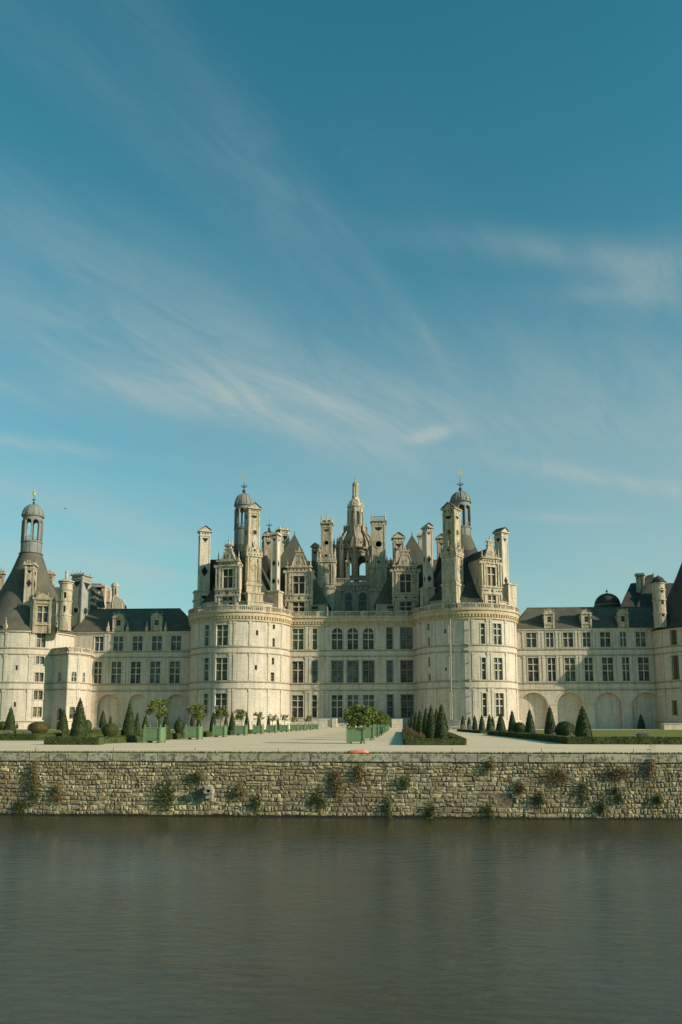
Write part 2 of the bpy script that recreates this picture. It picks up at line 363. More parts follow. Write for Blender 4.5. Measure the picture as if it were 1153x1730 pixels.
# ------------------------------------------------------------------ chimneys, dormers, lanterns
def diamond(mb, mp, u, v, w, h, mi=1): mb.face([mp(u, v - h, .012), mp(u + w, v, .012), mp(u, v + h, .012), mp(u - w, v, .012)], mi)
def disc(mb, mp, u, v, r, mi=1, n=12): mb.face([mp(u + r * math.cos(2 * math.pi * i / n), v + r * math.sin(2 * math.pi * i / n), .012) for i in range(n)], mi)
def tri(mb, mp, u, v, w, h, mi=1): mb.face([mp(u, v - h, .012), mp(u + w, v, .012), mp(u - w, v, .012)], mi)
def chimney(parent, x, y, z0, z1, wd, dp, rot=0, cap='gable', inlay=('tri', 'circle'), base=None, m=None, roofm=None):
    """shaft with framed edges, slate inlays, projecting cap; base=(extra width, height) pedestal with pediment"""
    m = m or M_STONE2; b = MB(); b.x = TR(x, y, 0, rot); hw, hd = wd / 2, dp / 2; H = z1 - z0
    zs = z0
    if base:
        ew, bh = base; hb, hc = hw + ew, hd + ew
        b.box(-hb, hb, -hc, hc, z0, z0 + bh * .42); b.box(-hb - .14, hb + .14, -hc - .14, hc + .14, z0 + bh * .42, z0 + bh * .46)
        b.box(-hb + .05, hb - .05, -hc + .05, hc - .05, z0 + bh * .46, z0 + bh * .93); b.box(-hb - .2, hb + .2, -hc - .2, hc + .2, z0 + bh * .93, z0 + bh)
        for k in range(4):
            b.x = TR(x, y, 0, rot + 90 * k); A, B = (hb, hc) if k % 2 == 0 else (hc, hb); mp = lambda u, v, d, B=B: (u, -B + .05 - d, v)
            for s_ in (-1, 1): mbox(b, mp, s_ * (A - .28) - .14, s_ * (A - .28) + .14, z0 + bh * .5, z0 + bh * .93, 0, .12)
            b.prism([(-A * .7, z0 + bh), (A * .7, z0 + bh), (A * .55, z0 + bh + A * .5), (0, z0 + bh + A * .8), (-A * .55, z0 + bh + A * .5)], -B - .05, -B + .35)
            for u in (-A * .8, -A * .4, 0, A * .4, A * .8): diamond(b, lambda u_, v, d, B=B: (u_, -B - .21, v), u, z0 + bh * .965, .15, .16)
            for u in (-A * .55, 0, A * .55): diamond(b, mp, u, z0 + bh * .36, .16, .16)
            tri(b, mp, -A * .45, z0 + bh * .86, .14, .25); tri(b, mp, A * .45, z0 + bh * .86, .14, .25)
            finial(b, -A, -B, z0 + bh, min(1.9, bh * .28), .2)
            finial(b, 0, -B, z0 + bh + A * .8, 1.5, .2)
            for u in (-.72, -.36, .36, .72): finial(b, A * u, -B - .05, z0 + bh, min(1.5, bh * .22), .15)
            mb_ring(b, lambda u, v, d, B=B: (u, -B - .05 - d, v), 0, z0 + bh + A * .32, A * .30, A * .18, .12); disc(b, lambda u, v, d, B=B: (u, -B - .06 - d, v), 0, z0 + bh + A * .32, A * .16)  # dark disc paints the shade of a round niche in the pediment
            mb_ring(b, mp, 0, z0 + bh * .74, A * .42, A * .33, .1); mbox(b, mp, -A * .42, A * .42, z0 + bh * .5, z0 + bh * .53, 0, .1)
            for u in (-A * .62, A * .62): b.lathe((u, -B - .02, z0 + bh * .5), [(.16, 0), (.12, .2), (.12, bh * .36), (.2, bh * .40)], 8)
        b.x = TR(x, y, 0, rot); zs = z0 + bh
    zc = z1 - min(1.5, wd * .75)
    b.box(-hw, hw, -hd, hd, zs, zc)
    for k in range(4):
        b.x = TR(x, y, 0, rot + 90 * k); A, B = (hw, hd) if k % 2 == 0 else (hd, hw); mp = lambda u, v, d, B=B: (u, -B - d, v)
        e = min(.22, A * .25)
        mbox(b, mp, -A, -A + e, zs, zc, 0, .07); mbox(b, mp, A - e, A, zs, zc, 0, .07)
        n = len(inlay)
        for i, kd in enumerate(inlay):
            v = zc - (zc - zs) * (i + .45) / max(n, 1) if n > 1 else zc - .6 * A
            if i == 0: v = zc - .35 * A
            q = A - e - .06
            if kd == 'tri': tri(b, mp, 0, v, q * .92, q * 1.25)
            elif kd == 'circle':
                disc(b, mp, 0, v, q * .78, 0); rr = q * .55; mb_ring(b, mp, 0, v, q * .82, q * .62, .07); disc(b, mp, 0, v, rr)
            elif kd == 'diamond': diamond(b, mp, 0, v, q * .9, q * 1.5)
            elif kd == 'half':
                b.face([mp(-q * .75, v, .012), mp(-q * .5, v - q * .5, .012), mp(0, v - q * .7, .012), mp(q * .5, v - q * .5, .012), mp(q * .75, v, .012)], 1)
    b.x = TR(x, y, 0, rot)
    b.box(-hw - .12, hw + .12, -hd - .12, hd + .12, zc, zc + .18); b.box(-hw - .02, hw + .02, -hd - .02, hd + .02, zc + .18, z1 - .5 * wd * .35 - .25)
    zk = z1 - .5 * wd * .35 - .25
    for k in range(4):
        b.x = TR(x, y, 0, rot + 90 * k); A, B = (hw, hd) if k % 2 == 0 else (hd, hw); mp = lambda u, v, d, B=B: (u, -B - .02 - d, v)
        for u in (-A * .5, 0, A * .5): diamond(b, mp, u, (zc + .18 + zk) / 2, .16, .2)
    b.x = TR(x, y, 0, rot)
    o = b.build('chimney', [m, M_INLAY], parent)
    c = MB(); c.x = TR(x, y, 0, rot)
    c.box(-hw - .32, hw + .32, -hd - .32, hd + .32, zk, zk + .25)
    if cap == 'gable':
        g = wd * .42; c.prism([(-hw - .1, zk + .25), (hw + .1, zk + .25), (0, zk + .25 + g)], -hd - .1, hd + .1)
        for s_ in (-1, 1): c.face([(s_ * (hw + .38), -hd - .3, zk + .22), (s_ * (hw + .38), hd + .3, zk + .22), (0, hd + .3, zk + .42 + g), (0, -hd - .3, zk + .42 + g)][::s_], 1)
        c.face([(-hw - .38, -hd - .3, zk + .22), (0, -hd - .3, zk + .42 + g), (0, -hd - .3, zk + .25 + g - .1), (-hw - .1, -hd - .3, zk + .2)], 1)
    elif cap == 'finials':
        c.box(-hw * .8, hw * .8, -hd * .8, hd * .8, zk + .25, zk + .25 + wd * .28)
        for sx in (-1, 0, 1):
            for sy in (-1, 1): finial(c, sx * hw, sy * hd, zk + .25, wd * (1.0 if sx else 1.15), .2)
        finial(c, 0, 0, zk + .4, wd * 1.2, .22)
    elif cap == 'rail':
        for sx in (-1, 1):
            for sy in (-1, 1): finial(c, sx * hw, sy * hd, zk + .25, wd * .75, .2)
        for sy in (-1, 1):
            c.box(-hw, hw, sy * hd - .05, sy * hd + .05, zk + 1.0, zk + 1.1, 1)
            for i in range(7): u = -hw + wd * (i + .5) / 7; c.box(u - .05, u + .05, sy * hd - .05, sy * hd + .05, zk + .25, zk + 1.0, 1)
    elif cap == 'flat': c.box(-hw - .15, hw + .15, -hd - .15, hd + .15, zk + .25, zk + .5)
    elif cap == 'ruin':
        rr = random.Random(int(x * 10))
        for i in range(14): u = -hw - .2 + (wd + .4) * rr.random(); v = -hd + dp * rr.random(); c.box(u - .22, u + .22, v - .22, v + .22, zk + .2, zk + .35 + rr.random() * .4)
        for i in range(8): finial(c, -hw + wd * rr.random(), (-hd if i % 2 else hd), zk + .25, .7 + rr.random() * .5, .16)
    c.build('chimney_cap', [m, roofm or M_SLATE], o)
    return o
def mb_ring(b, mp, u, v, r1, r2, d, n=14):
    for i in range(n):
        a0, a1 = 2 * math.pi * i / n, 2 * math.pi * (i + 1) / n; P = lambda r, a, dd: mp(u + r * math.cos(a), v + r * math.sin(a), dd)
        b.face([P(r2, a0, d), P(r1, a0, d), P(r1, a1, d), P(r2, a1, d)], 0); b.face([P(r1, a0, 0), P(r1, a1, 0), P(r1, a1, d), P(r1, a0, d)], 0)

def dormer(parent, x, y, rot, w, Z, ww, depth=5.0, gm=None, m=None, roof=True, warm=False):
    """Z: z0, l0,l1 (lower window), u0,u1 (upper window), e (entablature top), g (gable top), t (finial tip)"""
    m = m or M_STONE2; X = TR(x, y, 0, rot); b = MB(); b.x = X; h = w / 2; mp0 = lambda u, v, d: (u, -d, v); mpX = lambda u, v, d: X @ Vector((u, -d, v))
    core = h * .80; q = ww / 2
    ops = []
    if Z.get('l1'): ops.append({'u': (-q, q), 'v': (Z['l0'], Z['l1'])})
    ops.append({'u': (-q, q), 'v': (Z['u0'], Z['u1'])})
    wall(b, mp0, -core, core, Z['z0'], Z['e'] - .2, ops)
    b.face([(-core, 0, Z['z0']), (-core, 0, Z['e'] - .2), (-core, depth, Z['e'] - .2), (-core, depth, Z['z0'])]); b.face([(core, 0, Z['z0']), (core, depth, Z['z0']), (core, depth, Z['e'] - .2), (core, 0, Z['e'] - .2)])
    b.face([(-core, 0, Z['e'] - .2), (core, 0, Z['e'] - .2), (core, depth, Z['e'] - .2), (-core, depth, Z['e'] - .2)])
    zf0, zf1 = (Z['l1'] + .3, Z['u0'] - .2) if Z.get('l1') else (Z['z0'], Z['u0'] - .2)
    # lower flanks, frieze band, upper flanks
    mbox(b, mp0, -h, h, zf1 - .2, zf1, -.3, .28); mbox(b, mp0, -h * .97, h * .97, zf0, zf1 - .2, -.3, .1); mbox(b, mp0, -h, h, zf0 - .14, zf0, -.3, .22)
    for s_ in (-1, 1):
        a = s_ * h * .90
        b.prism([(a - .22, zf0 - .14), (a - .12, zf0 - 1.2), (a + .12, zf0 - 1.2), (a + .22, zf0 - .14)], -.15, .4)
        for uu in (.90, .66):
            c = s_ * h * uu; mbox(b, mp0, c - .13, c + .13, zf1, Z['e'] - 1.15, 0, .16); mbox(b, mp0, c - .2, c + .2, Z['e'] - 1.35, Z['e'] - 1.15, 0, .24); mbox(b, mp0, c - .18, c + .18, zf1, zf1 + .22, 0, .22)
        if Z.get('l1'): mbox(b, mp0, s_ * h * .66 - .12, s_ * h * .66 + .12, Z['z0'], zf0 - .14, 0, .12)
        b.box(min(s_ * core, s_ * h * .97), max(s_ * core, s_ * h * .97), 0.02, .9, zf1, Z['e'] - 1.6)
        # scroll beside the top
        cyl_ = [(s_ * h * .98 + .38 * math.cos(t * math.pi / 5), Z['e'] - 1.1 + .38 * math.sin(t * math.pi / 5)) for t in range(10)]
        b.prism(cyl_, -.08, .35)
        finial(b, s_ * h * .80, .2, Z['e'], (Z['t'] - Z['e']) * .42, .2); finial(b, s_ * h * .45, .2, Z['e'], (Z['t'] - Z['e']) * .36, .14)
    mbox(b, mp0, -core, core, Z['e'] - 1.15, Z['e'] - .25, 0, .06); mbox(b, mp0, -h * .92, h * .92, Z['e'] - .25, Z['e'], -.5, .34); mbox(b, mp0, -core - .1, core + .1, Z['e'] - 1.2, Z['e'] - 1.05, 0, .2)
    for i in range(6):
        u = -core * .82 + 1.64 * core * i / 5; diamond(b, lambda u_, v, d: (u_, -d - .06, v), u, Z['e'] - .68, .17, .22)
    zm = (zf0 + zf1 - .2) / 2
    for u, r in ((-.88, .17), (-.66, .22), (-.42, .15), (0, .28), (.42, .15), (.66, .22), (.88, .17)): diamond(b, lambda u_, v, d: (u_, -d - .1, v), u * h, zm, r, r * 1.1)
    zz = (Z['u0'] + Z['u1']) / 2
    for s_ in (-1, 1):
        for v in (Z['u0'] + .5, zz, Z['u1'] - .3): diamond(b, lambda u_, v, d: (u_, -d, v), s_ * h * .55, v, .13, .18)
        for v in (zz - 1, zz + .6): diamond(b, lambda u_, v, d: (u_, -d - .16, v), s_ * h * .78, v, .06, .12)
    o = b.build('dormer', [m, M_INLAY], parent)
    # gable: concave trapezoid, little shrine on top, shell cap, spike
    g = MB(); g.x = X; e, t = Z['e'], Z['g']; H = t - e; wb, wt = h * .60, h * .27
    L_ = [(wb, 0), (wb * .92, .12), (wb * .68, .34), (wt * 1.02, .60), (wt, .66)]
    pts = [(a, e + H * f) for a, f in L_] + [(-a, e + H * f) for a, f in reversed(L_)]
    g.prism(pts, -.1, .5)
    g.box(-wt - .18, wt + .18, -.2, .6, e + H * .66, e + H * .70); g.box(-wt * .85, wt * .85, -.08, .45, e + H * .70, e + H * .88); g.box(-wt - .2, wt + .2, -.2, .6, e + H * .88, e + H * .92)
    g.prism([(-wt * .9, e + H * .92), (wt * .9, e + H * .92), (wt * .7, e + H * .98), (0, e + H * 1.03), (-wt * .7, e + H * .98)], -.12, .5)
    finial(g, 0, .2, e + H * 1.0, Z['t'] - e - H * 1.0, .2)
    for s_ in (-1, 1): finial(g, s_ * wt * 1.0, .2, e + H * .92, (Z['t'] - t) * .8, .12)
    mpg = lambda u, v, d: (u, -d - .1, v); mb_ring(g, mpg, 0, e + H * .26, H * .13, H * .08, .08)
    for s_ in (-1, 1):
        g.bar((s_ * wb * .85, -.12, e + .12), (s_ * wt, -.12, e + H * .62), .09); diamond(g, mpg, s_ * wb * .45, e + H * .14, .1, .1)
    g.bar((-wb, -.12, e + .1), (wb, -.12, e + .1), .1); diamond(g, lambda u, v, d: (u, -d - .08, v), 0, e + H * .79, .1, .14)
    g.build('gable', [m, M_INLAY], o)
    if Z.get('l1'): f = MB(); window(mpX, -q, q, Z['l0'], Z['l1'], None, 2, (.58,), arch=False, merge_into=f, surround=False, lattice=False, bar_=.17); f.build('window', [M_FRAME, M_GREYWOOD, gm or G_BROWN], o)
    f = MB(); window(mpX, -q, q, Z['u0'], Z['u1'], None, 2, (.62,), merge_into=f, lattice=False, bar_=.17); f.build('window', [M_FRAME, M_GREYWOOD, gm or G_BROWN], o)
    if roof:
        r = MB(); r.x = X; ze = Z['e'] - .2; zr = ze + h * .95
        r.prism([(-core - .1, ze), (core + .1, ze), (0, zr)], .5, depth + 2); r.build('dormer_roof', M_SLATE_B, o)
    return o

def fleur(mb, x, y, z, h, mi=0):
    """stem with ball and three-petalled lily"""
    mb.lathe((x, y, z), [(0, 0), (.16 * h, 0), (.06 * h, .1 * h), (.16 * h, .2 * h), (.18 * h, .3 * h), (.09 * h, .42 * h), (.04 * h, .5 * h), (.045 * h, .72 * h), (.07 * h, .85 * h), (0, h)], 10, mi)
    for k in range(4):
        dx, dy = math.cos(k * math.pi / 2), math.sin(k * math.pi / 2); pts = [(.03, .62), (.14, .70), (.22, .84), (.27, .80), (.28, .70)]
        P = [(x + dx * a * h, y + dy * a * h, z + b * h) for a, b in pts]
        for a, b in zip(P, P[1:]): mb.bar(a, b, .04 * h, 5, mi)
def lead_lantern(parent, x, y, zb, zd, za, zt, zk, zf, r, rbase, vane, name='lantern', m=None, vaneshape='flag'):
    """zb cone foot, zd drum bottom, za arcade bottom, zt arcade top/cornice, zk dome top, zf finial tip"""
    m = m or M_LEAD; b = MB(); c = (x, y, 0)
    b.lathe(c, [(rbase, zb), (rbase * .75 + r * .25, zb + (zd - zb) * .3), (r * 1.22, zb + (zd - zb) * .72), (r * 1.04, zd)], 28, 1)
    b.lathe(c, [(r * 1.04, zd), (r * 1.06, zd + .1), (r, zd + .15), (r, za - .25), (r * 1.1, za - .2), (r * 1.1, za), (0, za)], 28)
    for k in range(8):
        t = 2 * math.pi * (k + .5) / 8; mp = lambda u, v, d, t=t: (x + (r + d) * math.cos(t + u / r), y + (r + d) * math.sin(t + u / r), v)
        mbox(b, mp, -r * .08, r * .08, zd + .15, za - .25, 0, .08); mbox(b, mp, -r * .08, r * .08, za, zt - r * .45, -.05, .12)
    mp = cyl((x, y), r * .97); U = r * .97; Hc = zt - za; ops = []; step = 2 * math.pi * U / 8
    for k in range(8): ops.append({'u': ((k - .5) * step + step * .13, (k + .5) * step - step * .13), 'v': (za + .05, zt - Hc * .14), 'arch': True, 'd': r * .12})
    wall(b, mp, -step / 2, 7.5 * step, za, zt, ops, U * .2)
    mpi = lambda u, v, d: mp(u, v, d - r * .12); ops2 = [dict(o, d=.001) for o in ops]; wall(b, mpi, -step / 2, 7.5 * step, za, zt, ops2, U * .2, flip=True)
    b.lathe(c, [(r * .97, zt - .01), (r * 1.12, zt), (r * 1.14, zt + .22), (r * 1.02, zt + .3), (0, zt + .3)], 28)
    b.lathe(c, [(r * .8, zt - .02), (0, zt - .02)], 20)
    for o_ in ops:
        a, e = o_['u']
        mbox(b, lambda u, v, d: mp(u, v, d - .1), a, e, za + .85, za + .95, 0, .06)
        for j in range(1, 5): u = a + (e - a) * j / 5; mbox(b, lambda u, v, d: mp(u, v, d - .1), u - .03, u + .03, za + .05, za + .85, 0, .05)
    o = b.build(name, [m, M_SLATE], parent)
    d = MB(); Hd = zk - zt - .3; d.lathe((x, y, zt + .3), [(r * 1.05 * math.cos(a), Hd * math.sin(a)) for a in [i * math.pi / 2 / 8 for i in range(9)]], 28)
    for k in range(12):
        t = 2 * math.pi * k / 12; P = [(x + r * 1.07 * math.cos(a) * math.cos(t), y + r * 1.07 * math.cos(a) * math.sin(t), zt + .32 + Hd * math.sin(a)) for a in [i * math.pi / 2 / 5 for i in range(6)]]
        for p, q in zip(P, P[1:]): d.bar(p, q, .055, 4)
        finial(d, x + r * 1.1 * math.cos(t), y + r * 1.1 * math.sin(t), zt + .2, .55, .12, 0, 5)
    d.build('dome', m, o, smooth=False)
    f = MB(); fleur(f, x, y, zk - .1, zf - zk + .1); f.bar((x, y, zf - .1), (x, y, vane), .045, 5); f.build('finial', M_IRON, o)
    v = MB(); v.x = TR(x, y, vane - .2)
    if vaneshape == 'flag': v.box(-.04, .04, -.04, .04, -.5, .9); v.prism([(0, -.1), (.55, .05), (.62, .4), (.4, .75), (0, .8)], -.03, .03); v.prism([(-.45, .2), (0, .0), (0, .7), (-.3, .6)], -.03, .03)
    elif vaneshape == 'figure': v.lathe((0, 0, -.6), [(0, 0), (.22, .1), (.3, .5), (.2, .8), (.28, 1.0), (.12, 1.15), (.14, 1.35), (0, 1.5)], 8); v.box(-.45, .4, -.03, .03, -.1, .12)
    else: v.box(-.07, .07, -.04, .04, -.9, 1.0); v.prism([(-.35, .0), (0, -.3), (.35, .1), (0, .5)], -.02, .02)
    v.build('weather_vane', M_GOLD, o)
    return o
def mid(pa, pb, py, Y): a = AT(pa, py, Y); b = AT(pb, py, Y); return (a.x + b.x) / 2, abs(b.x - a.x)

# ================================================================== CASTLE KEEP
keep = thing('castle_keep', (AXX, Y0, 0), 'huge pale castle keep between two fat round towers under a crowded roof of spires', 'castle')
TL, TRt, TR_R = (AXX - 22.0, Y0), (AXX + 22.0, Y0), 9.75
# --- central facade
fx0, fx1 = AXX - 12.6, AXX + 12.6
mpF = flat(Y0); fb = MB(); wins = []
colsL = [(494.4, 513.3, 2), (528.2, 536.3, 1), (561, 579, 2), (587.5, 605.3, 2), (613.6, 631.7, 2), (654, 663, 1), (677.4, 697, 2)]
ops = []
for r_i, (za, zb) in enumerate(ROWZ):
    for ci, (a, b_, nc) in enumerate(colsL):
        arch = r_i == 0 and ci in (2, 3, 4); u0 = AT(a, 1090, Y0).x; u1 = AT(b_, 1090, Y0).x
        ops.append({'u': (u0, u1), 'v': (za, zb + (.1 if arch else 0)), 'arch': arch}); wins.append((u0, u1, za, zb + (.1 if arch else 0), nc, arch, r_i, ci))
wall(fb, mpF, fx0, fx1, -.1, Z_CB, ops)
ux0, ux1 = AT(581.6, 1110, Y0).x, AT(611, 1110, Y0).x
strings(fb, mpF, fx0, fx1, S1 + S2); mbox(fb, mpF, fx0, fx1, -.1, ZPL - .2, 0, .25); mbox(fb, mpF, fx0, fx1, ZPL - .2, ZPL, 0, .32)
for px in (490.5, 518.5, 524.5, 545, 553.5, 583.2, 609.3, 637.5, 645, 668.5, 701):
    u = AT(px, 1100, Y0).x
    for a, b_ in ((ZPL, S2[1] - .09), (S2[0] + .2, S1[1] - .09), (S1[0] + .2, Z_CB - .1)):
        mbox(fb, mpF, u - .24, u + .24, a, b_, 0, .11); mbox(fb, mpF, u - .32, u + .32, b_ - .45, b_ - .03, 0, .17); mbox(fb, mpF, u - .3, u + .3, a, a + .25, 0, .15)
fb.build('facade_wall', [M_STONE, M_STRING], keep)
for u0, u1, za, zb, nc, arch, r_i, ci in wins:
    gm = {0: (G_GREEN if ci < 2 else G_DARK if ci < 5 else G_TEAL), 1: (G_DARK if ci == 0 else G_TEAL), 2: G_DARK}[r_i]
    window(mpF, u0, u1, za, zb, keep, nc, (.47, .76) if r_i == 0 else ((.60,) if r_i == 1 else (.46, .76)), gm, arch, fm=M_GREYWOOD if (r_i == 1 and ci > 0) or ci > 4 else M_FRAME, bar_=.17)
b = MB(); b.box(fx0, fx1, Y0, Y0 + 3, 22.0, Z_T - .02); b.box(AXX - 21.9, AXX + 21.9, Y0 + 2.9, Y0 + 44, 0, Z_T - .05); b.build('terrace_floor', M_STONE, keep)
cornice(mpF, fx0, fx1, Z_T, Z_CB, keep); balustrade(lambda u, v, d: (u, Y0 - .45 - d, v), fx0, fx1, Z_T, Z_BT, keep)
# --- round towers
def round_tower(c, pils, winlist, slits):
    mp = cyl(c, TR_R); t = MB(); ops = []; W = []
    for (a, b_, ya, yb, nc, rows, gm) in winlist:
        u0, z1 = cyl_hit(a, ya, c, TR_R); u1, z0 = cyl_hit(b_, yb, c, TR_R); ops.append({'u': (u0, u1), 'v': (z0, z1), 'd': .4}); W.append((u0, u1, z0, z1, nc, rows, gm))
    for (a, b_, ya, yb) in slits:
        u0, z1 = cyl_hit(a, ya, c, TR_R); u1, z0 = cyl_hit(b_, yb, c, TR_R); ops.append({'u': (u0, u1), 'v': (z0, z1), 'd': .5}); W.append((u0, u1, z0, z1, 0, (), G_DARK))
    U = TR_R * math.pi; wall(t, mp, -U, U, -.1, Z_CB, ops, .9, depth=.4)
    strings(t, mp, -U, U, S1 + S2, .9); mbox(t, mp, -U, U, -.1, ZPL - .2, 0, .3, .9); mbox(t, mp, -U, U, ZPL - .2, ZPL, 0, .38, .9)
    for px in pils:
        u, _ = cyl_hit(px, 1100, c, TR_R)
        for a, b_ in ((ZPL, S2[1] - .09), (S2[0] + .2, S1[1] - .09), (S1[0] + .2, Z_CB - .1)):
            mbox(t, mp, u - .22, u + .22, a, b_, 0, .1); mbox(t, mp, u - .28, u + .28, b_ - .5, b_ - .03, 0, .17); mbox(t, mp, u - .26, u + .26, a, a + .25, 0, .14)
    t.lathe((c[0], c[1], 0), [(TR_R + .1, Z_T - .03), (0, Z_T - .03)], 40)
    o = t.build('round_tower', [M_STONE, M_STRING], keep)
    cornice(mp, -U, U, Z_T, Z_CB, o, .9); balustrade(lambda u, v, d: mp(u, v, d + .45), -U, U, Z_T, Z_BT, o, .9)
    for u0, u1, z0, z1, nc, rows, gm in W:
        if nc: window(mp, u0, u1, z0, z1, keep, nc, rows, gm, depth=.4, bar_=.18)
        else:
            s_ = MB(); D = .45; s_.face([mp(u0, z0, -D), mp(u1, z0, -D), mp(u1, z1, -D), mp(u0, z1, -D)]); n = max(1, int((z1 - z0) / .5))
            for j in range(1, n): z = z0 + (z1 - z0) * j / n; mbox(s_, mp, u0, u1, z - .03, z + .03, -.4, -.36, mi=1)
            mbox(s_, mp, u0 - .08, u1 + .08, z0 - .12, z0, 0, .06, mi=1); s_.build('slit_window', [gm, M_FRAME], keep)
    return o, mp
R3 = (.45, .76)
towL, mpTL = round_tower(TL, (335, 357.5, 363.8, 389.5, 396.5, 423, 454.5, 476),
    [(346.4, 353, 1056.5, 1091, 1, R3, G_TEAL), (366.5, 385.5, 1056, 1092, 2, R3, G_GREY), (345.5, 352.5, 1112, 1150, 1, R3, G_TEAL), (365, 384.3, 1111.5, 1150.5, 2, R3, G_GREY), (345, 351, 1172, 1209, 1, R3, G_DARK), (364, 383.5, 1171.5, 1209.5, 2, R3, G_DARK)],
    [(433, 436.7, 1064.8, 1073.3), (430.8, 434.8, 1123.6, 1131.5), (461.2, 465.2, 1055, 1063), (460.8, 464.5, 1078, 1094), (459.8, 463.8, 1111, 1123), (457.8, 463.6, 1136, 1151.5)])
towR, mpTR = round_tower(TRt, (711, 735, 757.5, 799.5, 824.5, 830.5, 855, 871),
    [(812, 820.3, 1053, 1089, 1, R3, G_GREY), (833.3, 848, 1053, 1090, 2, R3, G_GREY), (814, 822, 1111, 1149, 1, R3, G_GREY), (834.6, 849.8, 1111, 1150, 2, R3, G_GREY), (815.5, 823.5, 1171, 1210.5, 1, R3, G_BROWN), (837, 852, 1171, 1210.5, 2, R3, G_BROWN)],
    [(722, 725.8, 1054, 1064.5), (723, 726.5, 1077, 1092.5), (723.5, 727.2, 1110, 1126.5), (724.5, 728, 1138, 1151.5), (750.6, 754, 1063, 1070), (752, 755.2, 1128, 1133.5)])
for px, m, y1 in ((763, M_FRAME, 1216), (794.5, M_PIPE, 1222)):
    u, _ = cyl_hit(px, 1130, TRt, TR_R); b = MB(); mbox(b, mpTR, u - .12, u + .12, ZAT(y1, 146), Z_CB, .3, .5)
    for z in (3, 6, 9, 12, 15, 18): mbox(b, mpTR, u - .17, u + .17, z, z + .12, .1, .54)
    b.build('drainpipe', m, towR)
# --- attic drums and cones on the towers
def attic(c, zt, Rr, side):
    b = MB(); b.lathe((c[0], c[1], 0), [(Rr, Z_T - .1), (Rr, zt - .3), (Rr + .25, zt - .25), (Rr + .3, zt)], 48); b.build('attic_wall', M_STONE, keep)
    r = MB(); z2 = ZAT(925, 155); r.lathe((c[0], c[1], 0), [(Rr + .45, zt - .05), (Rr * .90, zt + (z2 - zt) * .12), (Rr * .62, zt + (z2 - zt) * .50), (Rr * .40, zt + (z2 - zt) * .80), (2.0, z2 + .6)], 48)
    r.build('conical_roof', M_SLATE_B, keep)
zdr = ZAT(1016, 149)
b = MB(); b.prism([(AT(a, y, 153).x, AT(a, y, 153).z) for a, y in ((340, 1016), (400, 1016), (400, 947), (358, 947))], 152, 160); b.build('roof_block', M_SLATE_B, keep)
attic(TL, zdr, 8.35, 0); attic(TRt, zdr, 8.35, 1)
def CH(pl, pr, yt, yb, Y, rot=0, cap='gable', inlay=('tri', 'circle'), base=None, dratio=1.0, parent=None, **k):
    x, wv = mid(pl, pr, (yt + yb) / 2, Y); t = abs(R_(rot)); s = wv / (math.cos(t) + dratio * math.sin(t)); z1 = ZAT(yt, Y, (pl + pr) / 2); z0 = ZAT(yb, Y, (pl + pr) / 2)
    if base: base = (base[0], ZAT(base[1], Y) - z0)
    return chimney(parent or keep, x, Y + 0.0, z0, z1, s, s * dratio, rot, cap, inlay, base, **k)
# left tower
CH(334.5, 355.5, 895, 1030, 150.8, 22, 'gable', ('tri', 'diamond', 'tri'), None, .8, m=M_STONE)
c1 = AT(341.5, 1005, 151); b = MB(); b.x = TR(c1.x, 151.2, 0, 22); b.box(-1.5, 1.4, -1.2, 1.2, Z_T, ZAT(1003, 154)); b.box(-1.7, 1.6, -1.4, 1.4, ZAT(1003, 154), ZAT(1001, 154)); b.box(-1.7, 1.6, -1.4, 1.4, ZAT(1018, 154), ZAT(1015, 154)); b.build('chimney_base', M_STONE2, keep)
CH(412, 439, 857, 1032, 149.5, 30, 'gable', ('half', 'circle', 'none'), (.32, 934))
CH(458.5, 472.5, 901, 1030, 151.5, -14, 'flat', ('tri', 'diamond', 'diamond', 'tri'), None, 1.1, m=M_STONE)
b = MB(); p = AT(465.5, 1010, 151.5); b.x = TR(p.x, 151.5, 0, -14); b.box(-1.15, 1.15, -1.2, 1.2, Z_T, ZAT(1000, 151)); b.box(-1.3, 1.3, -1.35, 1.35, ZAT(1000, 151), ZAT(997, 151)); b.build('chimney_base', M_STONE2, keep)
b = MB(); p = AT(427, 1010, 147.6); b.x = TR(p.x, 147.9, 0, 30); b.box(-1.5, 1.5, -1.5, 1.2, Z_T, ZAT(1003, 147.6)); b.box(-1.65, 1.65, -1.65, 1.3, ZAT(1003, 147.6), ZAT(1000, 147.6)); b.box(-1.62, 1.62, -1.62, 1.3, ZAT(1017, 147.6), ZAT(1015, 147.6)); b.build('chimney_base', M_STONE2, keep)
# right tower
CH(749.5, 779.5, 857, 1032, 147.4, -32, 'gable', ('half', 'circle', 'none'), (.30, 938))
CH(715.5, 731.5, 889, 1030, 151.5, 16, 'gable', ('tri', 'diamond', 'diamond', 'tri'), None, 1.0, m=M_STONE)
b = MB(); p = AT(722.5, 1010, 151.5); b.x = TR(p.x, 151.5, 0, 12); b.box(-1.15, 1.15, -1.2, 1.2, Z_T, ZAT(997, 151)); b.box(-1.3, 1.3, -1.35, 1.35, ZAT(997, 151), ZAT(994, 151)); b.build('chimney_base', M_STONE2, keep)
CH(837.5, 859.5, 897, 1030, 153.5, 42, 'gable', ('tri', 'none', 'diamond', 'tri'), None, 1.0, m=M_STONE)
b = MB(); p = AT(857.5, 1010, 153.5); b.x = TR(p.x, 153.5, 0, 42); b.box(-1.2, 1.2, -1.3, 1.2, Z_T, ZAT(992, 153)); b.box(-1.4, 1.4, -1.5, 1.4, ZAT(992, 153), ZAT(990, 153)); b.build('chimney_base', M_STONE2, keep)
